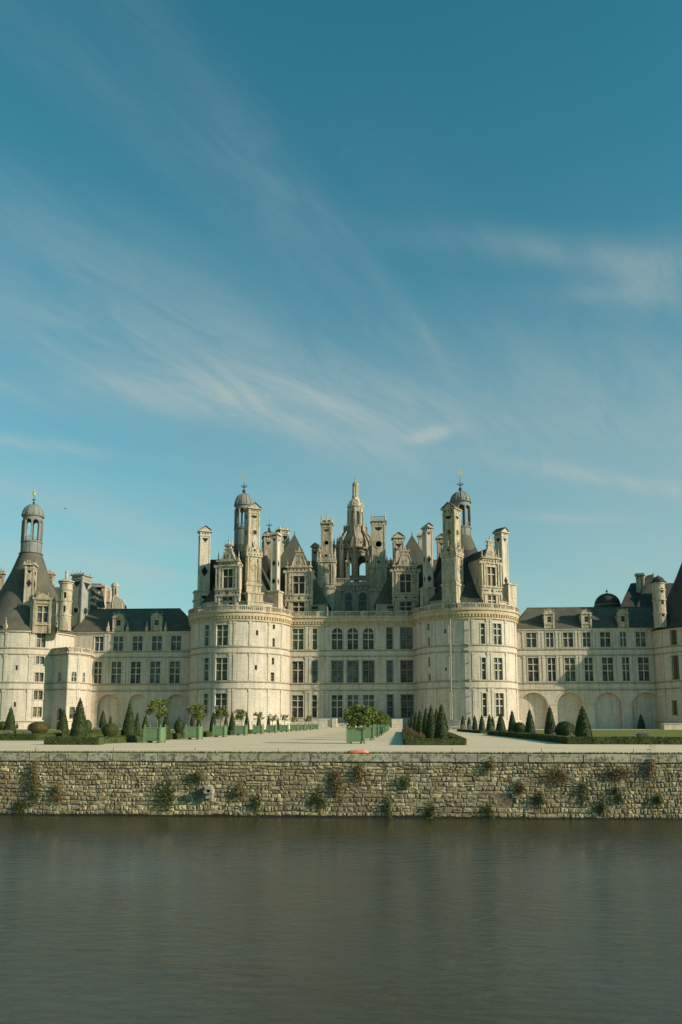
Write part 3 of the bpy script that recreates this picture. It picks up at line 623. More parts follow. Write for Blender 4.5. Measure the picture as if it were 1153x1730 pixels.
# centre
CH(544, 561, 882, 1034, 169, 0, 'finials', ('half', 'circle', 'none'), (.75, 946))
CH(629, 651.5, 878, 1034, 169, 0, 'rail', ('half', 'circle', 'none'), (.35, 957))
CH(664.5, 683, 906, 1030, 172, 4, 'gable', ('tri', 'none', 'none'), None)
CH(740, 753, 907, 1030, 170, 0, 'gable', ('tri', 'none', 'none'), None)
CH(527.5, 543, 922, 1030, 186, -20, 'gable', ('tri', 'none'), None, m=M_DARKST)
CH(467, 489, 893, 1030, 172, 30, 'ruin', ('tri', 'none', 'none'), None)
CH(444.5, 462, 903, 1030, 164, 10, 'gable', ('tri', 'none', 'none'), None)
CH(708, 717, 903, 1030, 168, 0, 'flat', ('none', 'none'), None)
# dormers
def DM(pl, pr, Y, rot, wpx, ys, **k):
    x, wv = mid(pl, pr, 980, Y); _, ww = mid(wpx[0], wpx[1], 980, Y); cx = (pl + pr) / 2; c = math.cos(R_(rot))
    keys = ('z0', 'l0', 'l1', 'u0', 'u1', 'e', 'g', 't'); Z = {kk: ZAT(v, Y, cx) for kk, v in zip(keys, ys)}; Z['z0'] = Z_T
    return dormer(keep, x, Y, rot, wv / c * .98, Z, ww / c, **k)
DM(362.5, 408, 146.4, -10, (377, 394.5), (1030, 1029, 1009, 993.5, 961.5, 946.5, 919, 903), gm=G_BROWN)
DM(811.5, 850, 146.5, 26, (822.5, 837.5), (1030, 1027, 1006, 990, 958, 942, 912, 899), gm=glass('lit_brown_glass', (.10, .065, .035), (.20, .13, .07)))
DM(480.5, 530, 156.3, 0, (495.5, 515), (1036, 1035.5, 1017.5, 1003, 973, 957, 930, 922), gm=G_BROWN)
DM(661.5, 709.5, 156.3, 0, (676.4, 695), (1036, 1035, 1017, 1001, 970, 955, 929, 921), gm=G_BROWN)
# pyramid roofs with their low walls
def pyr(pxa, pya, Yf, half, win):
    apex = AT(pxa, pya, Yf + half); zb = ZAT(1020.5, Yf); x = apex.x; b = MB()
    mp = flat(Yf); x0, x1 = x - half, x + half; ops = [{'u': (AT(win[0], 1030, Yf).x, AT(win[1], 1030, Yf).x), 'v': (ZAT(1036, Yf), ZAT(1024.5, Yf)), 'd': .3}]
    wall(b, mp, x0, x1, Z_T - .1, zb, ops); b.face([(x1, Yf, Z_T), (x1, Yf + 2 * half, Z_T), (x1, Yf + 2 * half, zb), (x1, Yf, zb)]); b.face([(x0, Yf + 2 * half, Z_T), (x0, Yf, Z_T), (x0, Yf, zb), (x0, Yf + 2 * half, zb)])
    mbox(b, mp, x0 - .2, x1 + .2, zb - .2, zb, -.1, .2); b.build('attic_wall', M_STONE2, keep)
    u = ops[0]['u']; v = ops[0]['v']; window(mp, u[0], u[1], v[0], v[1], keep, 1, (.55,), G_BROWN, depth=.3, bar_=.2, lattice=False, surround=False)
    r = MB(); r.pyramid(x0 - .35, x1 + .35, Yf - .35, Yf + 2 * half + .3, zb, (apex.x, apex.y, apex.z)); finial(r, apex.x, apex.y, apex.z - .15, 1.0, .12, 0)
    r.build('pyramid_roof', M_SLATE, keep)
pyr(498, 902, 158.2, 7.6, (527.5, 538)); pyr(696.3, 903, 158.2, 7.6, (654.5, 665))
for s_ in (-1, 1):   # lower ridge roofs that link the pavilions behind
    b = MB()
    x0 = AXX + s_ * 21; x1 = AXX + s_ * 7
    zr = ZAT(947, 176); b.face([(min(x0, x1), 168, Z_T + 1), (max(x0, x1), 168, Z_T + 1), (max(x0, x1), 176, zr), (min(x0, x1), 176, zr)]); b.face([(max(x0, x1), 184, Z_T + 1), (min(x0, x1), 184, Z_T + 1), (min(x0, x1), 176, zr), (max(x0, x1), 176, zr)])
    b.face([(x1, 168, Z_T + 1), (x1, 184, Z_T + 1), (x1, 176, zr)]); b.face([(x0, 168, Z_T + 1), (x0, 184, Z_T + 1), (x0, 176, zr)])
    b.build('ridge_roof', M_SLATE, keep)
zr = ZAT(948, 165)
for x0, x1 in ((AXX + 15, AXX + 25.5), (AXX - 25.5, AXX - 15)):
    b = MB(); b.prism([(x0, Z_T), (x1, Z_T), (x1 - 2.5, zr), (x0 + 2.5, zr)], 158, 171); b.build('roof_block', M_SLATE_B, keep)
# lead lanterns over the towers
zz = lambda y, Y=155, px=400: ZAT(y, Y, px)
lead_lantern(keep, TL[0] + .1, TL[1], zz(931), zz(926) + .2, zz(894), zz(856), zz(834), zz(818), 1.72, 2.3, zz(806), vaneshape='rod')
zr_ = lambda y: ZAT(y, 155, 783)
lead_lantern(keep, TRt[0] - .35, TRt[1], zr_(935), zr_(907.5), zr_(892), zr_(850), zr_(830.5), zr_(814), 1.9, 3.1, zr_(800))
zb_ = lambda y: ZAT(y, 199, 455)
p = AT(455, 905, 199); lead_lantern(keep, p.x, 199, zb_(960), zb_(945), zb_(925), zb_(911), zb_(897), zb_(884), 1.7, 3.2, zb_(871), vaneshape='rod')
for c in ((TL[0], 199), (TRt[0], 199)):
    b = MB(); b.lathe((c[0], c[1], 0), [(10, 0), (10, Z_T + 2), (8.5, Z_T + 2), (8.5, Z_T + 4)], 32); b.lathe((c[0], c[1], 0), [(8.7, Z_T + 4), (4, Z_T + 13), (1.8, Z_T + 18)], 32, 1)
    b.build('rear_tower', [M_STONE, M_SLATE], keep)

# --- central lantern tower over the great stair
LX = AT(601, 900, 177).x; LY = 177.0; zl = lambda y: ZAT(y, LY, 601); c = (LX, LY, 0)
lt = thing('dummy', (0, 0, 0), None, None); bpy.data.objects.remove(lt)
b = MB(); R0 = 3.75
# lower arcade stage seen behind the balustrade (nearer: great stair house)
mp8 = cyl((LX, LY), 4.3); U = 4.3 * math.pi / 4; ops = [{'u': (-4 * U + k * U + U * .24, -4 * U + (k + 1) * U - U * .24), 'v': (zl(975), zl(946)), 'arch': True, 'd': .7} for k in range(8)]
R1 = 4.55; mp8 = cyl((LX, LY), R1); U = 2 * math.pi * R1 / 8
ops = [{'u': (k * U + U * .2, (k + 1) * U - U * .2), 'v': (zl(978), zl(945)), 'arch': True, 'd': .55} for k in range(-4, 4)]
wall(b, mp8, -4 * U, 4 * U, zl(986), zl(932), ops, U / 5, depth=.55)
wall(b, lambda u, v, d: mp8(u, v, d - .55), -4 * U, 4 * U, zl(986), zl(932), [dict(o, d=.001) for o in ops], U / 5, flip=True)
for z, e, h in ((zl(986), .55, .5), (zl(934), .5, .35), (zl(940), .2, .3)): b.lathe(c, [(R1 - .3, z), (R1 + e, z), (R1 + e + .1, z + h), (R1 - .3, z + h)], 32)
for k in range(8):
    t = 2 * math.pi * k / 8 - math.pi / 2 ; mp = lambda u, v, d, t=t: (LX + (R1 + d) * math.cos(t + u / R1), LY + (R1 + d) * math.sin(t + u / R1), v)
    mbox(b, mp, -.28, .28, zl(984), zl(934), 0, .45); mbox(b, mp, -.36, .36, zl(940), zl(934), 0, .6)
    px, py = LX + (R1 + .35) * math.cos(t), LY + (R1 + .35) * math.sin(t); b.box(px - .3, px + .3, py - .3, py + .3, zl(932), zl(921)); finial(b, px, py, zl(921), 1.9, .26)
low = b.build('lantern_arcade', M_DARKST, keep)
b = MB(); rg = [(3.75, zl(932)), (3.4, zl(918)), (2.8, zl(907)), (2.35, zl(903)), (2.3, zl(893)), (2.5, zl(892)), (2.5, zl(890.5)), (0, zl(890.5))]
b.lathe(c, rg, 24)
for k in range(8):
    t = 2 * math.pi * k / 8 - math.pi / 2; P = lambda r, z: (LX + r * math.cos(t), LY + r * math.sin(t), z)
    pts = [P(4.7, zl(931)), P(4.3, zl(921)), P(3.6, zl(911)), P(2.95, zl(904)), P(2.6, zl(900))]
    for p, q in zip(pts, pts[1:]): b.bar(p, q, .27, 6)
    mp = lambda u, v, d, t=t: (LX + (2.3 + d) * math.cos(t + u / 2.3), LY + (2.3 + d) * math.sin(t + u / 2.3), v)
    mbox(b, mp, -.22, .22, zl(904), zl(892), 0, .45); finial(b, *P(2.6, zl(892)), 1.0, .2)
    mbox(b, lambda u, v, d, t=t: (LX + (3.2 + d) * math.cos(t + .39 + u / 3), LY + (3.2 + d) * math.sin(t + .39 + u / 3), v), -.35, .35, zl(929), zl(915), 0, .25, mi=0)
    diamond(b, lambda u, v, d, t=t: (LX + (3.52 + d) * math.cos(t + .39 + u / 3.3), LY + (3.52 + d) * math.sin(t + .39 + u / 3.3), v), 0, zl(922), .22, .28)
b.build('buttress_crown', [M_DARKST, M_INLAY], keep)
b = MB(); R2 = 1.72; mp = cyl((LX, LY), R2); U = 2 * math.pi * R2 / 8; ops = [{'u': (k * U + U * .22, (k + 1) * U - U * .22), 'v': (zl(889.5), zl(866)), 'arch': True, 'd': .25} for k in range(-4, 4)]
wall(b, mp, -4 * U, 4 * U, zl(890.5), zl(858), ops, U / 4); wall(b, lambda u, v, d: mp(u, v, d - .25), -4 * U, 4 * U, zl(890.5), zl(858), [dict(o, d=.001) for o in ops], U / 4, flip=True)
for k in range(8):
    t = 2 * math.pi * k / 8 - math.pi / 2; m8 = lambda u, v, d, t=t: (LX + (R2 + d) * math.cos(t + u / R2), LY + (R2 + d) * math.sin(t + u / R2), v); mbox(b, m8, -.12, .12, zl(890), zl(861), 0, .16)
b.lathe(c, [(0, zl(859)), (R2 + .1, zl(859)), (R2 + .25, zl(857.5)), (R2 + .2, zl(856.5)), (1.5, zl(855)), (1.35, zl(850)), (.95, zl(845)), (.72, zl(841)), (.70, zl(840)), (.62, zl(839.5)), (.60, zl(822)), (.72, zl(821)), (.75, zl(820)), (.66, zl(817)), (.4, zl(814.5)), (.15, zl(813.5)), (.12, zl(811)), (.2, zl(809)), (.08, zl(807)), (.08, zl(803)), (0, zl(801.5))], 20)
b.lathe(c, [(1.15, zl(891)), (1.15, zl(858.5))], 16); b.build('spire_stage', M_STONE2, keep)
b = MB()
for k in range(8):
    t = 2 * math.pi * (k + .5) / 8
    for rr, z, h in ((R2 + .05, zl(856.5), 1.0), (1.35, zl(850), .8), (.7, zl(840), .45)): finial(b, LX + rr * math.cos(t), LY + rr * math.sin(t), z, h, .17)
    for z0_, z1_ in ((zl(839), zl(823)),): b.bar((LX + .66 * math.cos(t), LY + .66 * math.sin(t), z0_), (LX + .66 * math.cos(t), LY + .66 * math.sin(t), z1_), .07, 4)
for k in range(4): t = k * math.pi / 2; b.bar((LX, LY, zl(807)), (LX + .35 * math.cos(t), LY + .35 * math.sin(t), zl(805.5)), .08, 4)
b.bar((LX, LY, zl(803)), (LX, LY, zl(793)), .02, 4)
b.build('spire_ornament', M_STONE2, keep)
# stair house with two glazed arches, between the two middle chimneys, and balcony above
Yh = 168.0; mp = flat(Yh); b = MB(); zh = lambda y: ZAT(y, Yh)
xa, xb = AT(566, 1010, Yh).x, AT(634, 1010, Yh).x
hw = [(583.5, 595), (606.5, 620)]
ops = [{'u': (AT(a, 1020, Yh).x, AT(b_, 1020, Yh).x), 'v': (zh(1036), zh(1002)), 'arch': True, 'd': .5} for a, b_ in hw]
wall(b, mp, xa, xb, Z_T - .1, zh(986), ops); b.box(xa, xb, Yh + .6, Yh + 8, zh(988), zh(986)); b.box(xa, xa + .5, Yh + .01, Yh + 8, Z_T, zh(988)); b.box(xb - .5, xb, Yh + .01, Yh + 8, Z_T, zh(988))
mbox(b, mp, xa, xb, zh(990), zh(986), 0, .5); mbox(b, mp, xa, xb, zh(996), zh(990), 0, .25)
for px in (574, 579.5, 599, 603, 624, 629):
    u = AT(px, 1010, Yh).x; mbox(b, mp, u - .22, u + .22, Z_T, zh(996), 0, .25); mbox(b, mp, u - .35, u + .35, zh(999), zh(995), 0, .4)
for k in range(9): u = xa + (xb - xa) * (k + .5) / 9; diamond(b, lambda u_, v, d: (u_, Yh - .26 - d, v), u, zh(993), .16, .2)
for s_ in (0, 1):    # round openings' surrounds
    u = AT(sum(hw[s_]) / 2, 1000, Yh).x; mb_ring(b, mp, u, zh(1008), 1.1, .95, .12)
b.build('stair_house', [M_DARKST, M_INLAY], keep)
for o_ in ops: window(mp, o_['u'][0], o_['u'][1], o_['v'][0], o_['v'][1], keep, 2, (.5, .78), G_TEAL, True, .5, fm=M_GREYWOOD, bar_=.1, surround=False)
balustrade(lambda u, v, d: (u, Yh - .3 - d, v), xa, xb, zh(986), zh(977), keep, m=M_DARKST)
for px, yt, Y in ((571, 905, 174), (577.5, 903, 172), (565, 925, 171), (588, 930, 170), (655, 950, 170), (621, 925, 172), (536, 940, 172), (660.5, 940, 169), (704, 925, 166), (712, 960, 165), (489, 905, 176), (452, 925, 165), (526, 962, 170)):
    p = AT(px, yt, Y); b = MB(); b.box(p.x - .42, p.x + .42, Y - .42, Y + .42, Z_T + 2, p.z - 2.6); b.box(p.x - .55, p.x + .55, Y - .55, Y + .55, p.z - 2.6, p.z - 2.3); diamond(b, lambda u, v, d: (u, Y - .43, v), p.x, p.z - 3.2, .22, .3); b.box(p.x - .3, p.x + .3, Y - .3, Y + .3, p.z - 2.3, p.z - 1.6); finial(b, p.x, Y, p.z - 1.6, 1.7, .34); b.build('pinnacle', [M_STONE2, M_INLAY], keep)
# entrance steps
b = MB()
for i in range(5): b.box(AXX - 6.8 - .0, AXX + 9.5, 147.6 + i * .7, 155, i * .22 - .02, (i + 1) * .22 + .003 * i)
b.box(AXX - 7.6, AXX - 3.2, 148.5, 149.3, 0, 1.75); b.box(AXX - 7.8, AXX - 3.0, 148.4, 149.4, 1.75, 1.95); b.box(AXX - 3.4, AXX - 2.6, 148.2, 151, 0, 2.0)
b.box(AXX + 7.6, AXX + 9.6, 148.2, 150, 0, 1.9); b.box(AXX - 9.2, AXX - 7.9, 148, 149, 0, 1.3); b.box(AXX + 2.2, AXX + 3.6, 149.5, 150.5, 0, 2.2); b.box(AXX + 4.3, AXX + 5.6, 150, 151, 0, 2.1)
b.build('entrance_steps', M_STONE, keep)

# ================================================================== WINGS
def wing(name, x0, x1, label, rows, arches, pilpx, dormpx, ridge, pin, niches_y=1171.5, gml=(G_TEAL, G_DARK)):
    t = thing(name, ((x0 + x1) / 2, Y0, 0), label, 'castle wing'); mp = flat(Y0); b = MB(); ops = []; W = []
    ze = ZAT(1064.5, Y0)
    for ri, (za_, zb_, lst) in enumerate(rows):
        for (a, b_) in lst:
            u0, u1 = AT(a, 1100, Y0).x, AT(b_, 1100, Y0).x; v = (ZAT(zb_, Y0), ZAT(za_, Y0)); ops.append({'u': (u0, u1), 'v': v}); W.append((u0, u1, v[0], v[1], ri))
    for (a, b_) in arches:
        u0, u1 = AT(a, 1190, Y0).x, AT(b_, 1190, Y0).x; ops.append({'u': (u0, u1), 'v': (-.05, ZAT(niches_y, Y0)), 'arch': True, 'd': .9, 'fill': 0})
    wall(b, mp, x0, x1, -.1, ze, ops)
    strings(b, mp, x0, x1, S1 + S2); mbox(b, mp, x0, x1, ze - .25, ze, 0, .35); mbox(b, mp, x0, x1, ze - .55, ze - .25, 0, .15)
    for px in pilpx:
        u = AT(px, 1100, Y0).x
        for a, b_ in ((S2[1] + .0, S1[1] - .09), (S1[0] + .2, ze - .5)):
            a = S2[0] + .2 if a == S2[1] else a
            mbox(b, mp, u - .19, u + .19, a, b_, 0, .10); mbox(b, mp, u - .25, u + .25, b_ - .45, b_ - .03, 0, .16); mbox(b, mp, u - .23, u + .23, a, a + .25, 0, .13)
    for (a, b_), (c_, d_) in zip(arches, arches[1:]):
        u0, u1 = AT(b_, 1190, Y0).x, AT(c_, 1190, Y0).x; zi = ZAT(1190, Y0); mbox(b, mp, u0, u1, zi - .12, zi + .12, 0, .12); mbox(b, mp, u0 + .05, u1 - .05, zi - .9, zi - .75, 0, .06)
    for (a, b_) in arches:
        u0, u1 = AT(a, 1190, Y0).x, AT(b_, 1190, Y0).x; m = (u0 + u1) / 2; r = (u1 - u0) / 2; zt = ZAT(niches_y, Y0) - r; n = 16
        for i in range(n):
            q = [(m - rr * math.cos(math.pi * (i + k) / n), zt + rr * math.sin(math.pi * (i + k) / n)) for k, rr in ((0, r), (1, r), (1, r + .35), (0, r + .35))]
            b.face([mp(*q[k], .05) for k in range(4)]); b.face([mp(*q[3], .05), mp(*q[2], .05), mp(*q[2], 0), mp(*q[3], 0)])
    b.face([(x0, Y0 + 10, 0), (x0, Y0 + 10, ze), (x1, Y0 + 10, ze), (x1, Y0 + 10, 0)])
    b.build('facade_wall', [M_STONE, M_STRING], t)
    for u0, u1, z0, z1, ri in W:
        ww = u1 - u0; window(mp, u0, u1, z0, z1, t, 2, (.62,) if ri == 0 else (.44, .72), gml[ri], bar_=.17)
    zr = ZAT(ridge[2], Y0 + 5, (ridge[0] + ridge[1]) / 2); rx0, rx1 = AT(ridge[0], ridge[2], Y0 + 5).x, AT(ridge[1], ridge[2], Y0 + 5).x
    r = MB(); A, B, C_, D = (x0 - .2, Y0 - .45, ze), (x1 + .2, Y0 - .45, ze), (x1 + .2, Y0 + 10.4, ze), (x0 - .2, Y0 + 10.4, ze); P, Q = (rx0, Y0 + 5, zr), (rx1, Y0 + 5, zr)
    r.face([A, B, Q, P]); r.face([C_, D, P, Q]); r.face([D, A, P]); r.face([B, C_, Q]); r.bar(P, Q, .12, 6); r.build('roof', M_SLATE, t)
    for (a, b_) in dormpx:
        Yd = Y0 - .3; x, wv = mid(a, b_, 1050, Yd); zt = ZAT(1040.5, Yd); q = MB(); mpd = lambda u, v, d: (u, Yd - d, v); z0 = ze; h = wv / 2 * .8
        wz = (ZAT(1053.5, Yd), ZAT(1044.5, Yd)); ow = wv * .17
        wall(q, mpd, x - h, x + h, z0, zt, [{'u': (x - ow, x + ow), 'v': wz, 'd': .3}]); q.face([(x - h, Yd, z0), (x - h, Yd, zt), (x - h, Yd + 4, zt), (x - h, Yd + 4, z0)]); q.face([(x + h, Yd, z0), (x + h, Yd + 4, z0), (x + h, Yd + 4, zt), (x + h, Yd, zt)])
        for s_ in (-1, 1): mbox(q, mpd, x + s_ * h - .16, x + s_ * h + .16, z0, zt, 0, .12); mbox(q, mpd, x + s_ * (ow + .18) - .08, x + s_ * (ow + .18) + .08, wz[0], wz[1], 0, .07)
        mbox(q, mpd, x - h - .25, x + h + .25, zt, zt + .22, -.4, .3); mbox(q, mpd, x - h - .15, x + h + .15, wz[0] - .5, wz[0] - .3, 0, .18)
        q.prism([(x - h * .95, zt + .22), (x + h * .95, zt + .22), (x + h * .75, zt + .6), (x, zt + .95), (x - h * .75, zt + .6)], Yd - .1, Yd + .4)
        for i in range(5): finial(q, x + h * .5 * (i - 2), Yd, zt + .3 + (.5 if i == 2 else .15), .75, .1)
        for i in (-1, 1): diamond(q, mpd, x + i * h * .5, wz[1] + .55, .1, .12); diamond(q, mpd, x + i * h * .6, wz[0] - .75, .1, .12)
        o = q.build('dormer', [M_STONE2, M_INLAY], t)
        g = MB(); window(mpd, x - ow, x + ow, wz[0], wz[1], None, 1, (.5,), merge_into=g, lattice=False, surround=False, depth=.3, bar_=.1); g.build('window', [M_GREYWOOD, M_GREYWOOD, G_DARK], o)
        g = MB(); g.prism([(x - h - .15, zt), (x + h + .15, zt), (x, zt + .75)], Yd + .4, Yd + 4.5); g.build('dormer_roof', M_SLATE, o)
    for px in pin:
        p = AT(px, 1062, Y0 - .3); g = MB(); g.box(p.x - .28, p.x + .28, Y0 - .55, Y0, ze, ze + .9); finial(g, p.x, Y0 - .28, ze + .9, 1.3, .22); g.build('pinnacle', M_STONE2, t)
    return t
LWr = [(159.4, 175), (191.5, 208), (224, 240.7), (256.7, 273.3), (289, 306)]
lw = wing('castle_wing', -63.6, TL[0] - 9.3, 'long low castle wing with three blind arches, left of the big round towers', [(1072.4, 1098, LWr), (1115.9, 1154.3, [(161, 173.5), (190, 206.5), (222.5, 239), (255, 272), (288, 305)])],
    [(164.6, 204.6), (217, 250), (281, 317)], (178.5, 183.5, 212.5, 217.5, 246, 251, 279, 284), [(190.3, 211), (254.7, 275.6)], (156, 305, 1029), (183, 216, 248.5, 280.5), 1172)
rw = wing('castle_wing', TRt[0] + 9.3, 50.6, 'long low castle wing with four blind arches, right of the big round towers', [(1070.9, 1095.2, [(890, 907.5), (923.8, 936.2), (952.3, 969.5), (985.5, 999), (1015.3, 1032.8), (1048.8, 1059.5), (1075.5, 1092.5)]),
    (1112.8, 1152, [(891.5, 909.5), (925, 938.3), (953.5, 971.3), (987, 1001), (1016.8, 1035.3), (1050.6, 1062.5), (1077.5, 1095.8)])],
    [(877.8, 926.6), (941.8, 985.8), (1005.6, 1051), (1068, 1118)], (885, 912, 917.5, 941.5, 947, 974.5, 980, 1004, 1009.5, 1038, 1043.5, 1065, 1070.5, 1100), [(919, 937.5), (982, 1000.5), (1043.7, 1062.5)], (890.5, 1106, 1026.4), (), 1170.5, (G_TEAL, G_DARK))

# ================================================================== LEFT CORNER TOWER
LTc, LTR = (-73.1, Y0), 9.9
lt = thing('corner_tower', (LTc[0], LTc[1], 0), 'round corner tower with a tall bell-shaped slate cone and open lantern, at the left edge', 'tower')
def corner_tower(t, c, Rr, ze, winl, slits, pils, gml=None, fm=M_FRAME):
    mp = cyl(c, Rr); b = MB(); ops = []; W = []
    for (a, b_, ya, yb, nc, rows, gm) in winl:
        u0, z1 = cyl_hit(a, ya, c, Rr); u1, z0 = cyl_hit(b_, yb, c, Rr); ops.append({'u': (u0, u1), 'v': (z0, z1)}); W.append((u0, u1, z0, z1, nc, rows, gm))
    for (a, b_, ya, yb) in slits:
        u0, z1 = cyl_hit(a, ya, c, Rr); u1, z0 = cyl_hit(b_, yb, c, Rr); ops.append({'u': (u0, u1), 'v': (z0, z1)}); W.append((u0, u1, z0, z1, 0, (), G_DARK))
    U = Rr * math.pi; wall(b, mp, -U, U, -.1, ze, ops, .9); strings(b, mp, -U, U, S1 + S2, .9); mbox(b, mp, -U, U, ze - .3, ze, 0, .35, .9); mbox(b, mp, -U, U, ZPL - .2, ZPL, 0, .35, .9)
    for px in pils:
        u, _ = cyl_hit(px, 1130, c, Rr)
        for a, b_ in ((ZPL, S2[1] - .09), (S2[0] + .2, S1[1] - .09), (S1[0] + .2, ze - .3)): mbox(b, mp, u - .24, u + .24, a, b_, 0, .11); mbox(b, mp, u - .34, u + .34, b_ - .5, b_ - .03, 0, .18)
    b.build('tower_wall', [M_STONE, M_STRING], t)
    for u0, u1, z0, z1, nc, rows, gm in W:
        window(mp, u0, u1, z0, z1, t, max(nc, 1), rows, gm, surround=nc > 0, fm=fm, bar_=.13, lattice=nc > 0)
    return mp
G_YEL = glass('straw_glass', (.12, .12, .05), (.20, .19, .09))
mpLT = corner_tower(lt, LTc, LTR, ZAT(1062, 147), [(63.2, 76.8, 1068, 1094, 2, (.6,), G_GREY), (61, 74.6, 1108.5, 1122, 2, (), G_GREY), (60, 73.4, 1136, 1152, 2, (), G_GREY), (57.8, 72, 1166.5, 1182, 2, (), G_GREY), (56, 70.5, 1194.4, 1211, 2, (), G_YEL)],
    [(26.3, 30, 1124, 1132.3), (23.3, 27, 1186, 1194)], (9, 51, 54, 93))
ze = ZAT(1062, 147); zl2 = lambda y: ZAT(y, 155, 51)
b = MB(); Lc = (AT(51.5, 940, 155).x, 155, 0); zc1 = zl2(936)
prof = [(LTR + .5, ze - .02), (LTR * .90, ze + 1.4), (LTR * .74, ze + (zc1 - ze) * .28), (LTR * .54, ze + (zc1 - ze) * .52), (LTR * .36, ze + (zc1 - ze) * .76), (2.25, zc1 - .3), (2.1, zc1)]
b.lathe((LTc[0], LTc[1], 0), prof, 56); b.build('conical_roof', M_SLATE, lt, smooth=True)
lead_lantern(lt, LTc[0], LTc[1], zc1 - .2, zc1, zl2(916), zl2(874), zl2(852), zl2(842), 1.95, 2.15, zl2(832), vaneshape='figure')
CH(42.5, 60, 952, 1030, 149.6, 12, 'ruin', ('tri', 'diamond', 'none', 'none'), None, 1.3, parent=lt)
def small_dormer(parent, pl, pr, Y, rot, yw, ytop, gm):
    x, wv = mid(pl, pr, 1040, Y); h = wv / 2; X = TR(x, Y, 0, rot); b = MB(); b.x = X; mp = lambda u, v, d: (u, -d, v); mpX = lambda u, v, d: X @ Vector((u, -d, v))
    z0, zt = ze - .5, ZAT(ytop, Y, 70); wz = (ZAT(yw[1], Y, 70), ZAT(yw[0], Y, 70)); q = wv * .235; hh = h * .7
    wall(b, mp, -hh, hh, z0, zt, [{'u': (-q, q), 'v': wz}]); b.face([(-hh, 0, z0), (-hh, 0, zt), (-hh, 6, zt), (-hh, 6, z0)]); b.face([(hh, 0, z0), (hh, 6, z0), (hh, 6, zt), (hh, 0, zt)])
    for s_ in (-1, 1):
        mbox(b, mp, s_ * hh - .2, s_ * hh + .2, z0, zt - .4, 0, .2); mbox(b, mp, s_ * (q + .25) - .14, s_ * (q + .25) + .14, wz[0] - .3, wz[1] + .3, 0, .12); b.box(s_ * h * .95 - .3, s_ * h * .95 + .3, .2, .9, z0, zt - .8); finial(b, s_ * h * .95, .5, zt - .8, 1.4, .25)
        finial(b, s_ * hh * .6, .1, zt + .4, .9, .12)
    mbox(b, mp, -hh - .3, hh + .3, zt - .4, zt, -.3, .35); mbox(b, mp, -hh, hh, wz[1] + .45, wz[1] + .7, 0, .22); mbox(b, mp, -hh, hh, wz[0] - .6, wz[0] - .35, 0, .22)
    b.prism([(-hh - .1, zt), (hh + .1, zt), (0, zt + 1.0)], -.2, .4); o = b.build('dormer', [M_STONE2, M_INLAY], parent)
    g = MB(); window(mpX, -q, q, wz[0], wz[1], None, 2, (.62,), merge_into=g, lattice=False, surround=False); g.build('window', [M_FRAME, M_GREYWOOD, gm], o)
    g = MB(); g.x = X; g.prism([(-hh - .2, zt), (hh + .2, zt), (0, zt + 1.3)], .4, 7); g.build('dormer_roof', M_SLATE, o)
small_dormer(lt, 54, 90, 146.6, 12, (1024, 1051), 1010, G_GREY)
# stair turret
def turret(parent, px, pxw, yt, yb, Y, ycap, ytip, m=M_STONE2, slots=(), cap='cone', mc=M_SLATE):
    x, wv = mid(px - pxw / 2, px + pxw / 2, (yt + yb) / 2, Y); r = wv / 2; mp = cyl((x, Y), r); b = MB(); z0, z1 = ZAT(yb, Y, px), ZAT(yt, Y, px); U = math.pi * r
    ops = [{'u': (r * .25 - .28, r * .25 + .28), 'v': (ZAT(b_, Y, px), ZAT(a, Y, px)), 'd': .3, 'fill': 1} for a, b_ in slots]
    wall(b, mp, -U, U, z0, z1, ops, U / 9); 
    for z in [z1 - .35, z1 - 1.6] + [z0 + (z1 - z0) * f for f in (.3, .6)]: mbox(b, mp, -U, U, z, z + .2, 0, .16, U / 9)
    o = b.build('stair_turret', [m, G_DARK], parent)
    c = MB(); zc, zt = ZAT(ycap, Y, px), ZAT(ytip, Y, px)
    if cap == 'cone': c.lathe((x, Y, 0), [(r + .35, z1), (r + .3, z1 + .2), (r * .8, z1 + (zc - z1) * .6), (r * .25, zc), (r * .22, zc + .2), (r * .2, zc + (zt - zc) * .6), (r * .28, zc + (zt - zc) * .68), (0, zt)], 20)
    else: c.lathe((x, Y, 0), [(r + .3, z1), (r + .3, z1 + .15)] + [(r * 1.02 * math.cos(a), z1 + .15 + (zc - z1) * math.sin(a)) for a in (0, .4, .8, 1.2)] + [(r * .2, zc), (r * .12, zt - .1), (0, zt)], 20)
    c.build('turret_cap', mc, o)
turret(lt, 110.5, 20.5, 984, 1066, 147.3, 978, 961, slots=((1002, 1012), (1025, 1035)), mc=M_STONE2)
CH(-4, 7, 967, 1010, 162, 20, 'finials', ('tri', 'none'), parent=lt, m=M_DARKST)
CH(81, 91, 968, 1010, 160, 10, 'ruin', ('tri', 'none'), parent=lt, m=M_STONE2)
for px in (10, 95.5):
    g = MB(); p = AT(px, 1062, 147.5); u, _ = cyl_hit(px, 1062, LTc, LTR); q = mpLT(u, 0, .1); g.box(q[0] - .3, q[0] + .3, q[1] - .3, q[1] + .3, ze, ze + 1); finial(g, q[0], q[1], ze + 1, 1.6, .25); g.build('pinnacle', M_STONE2, lt)

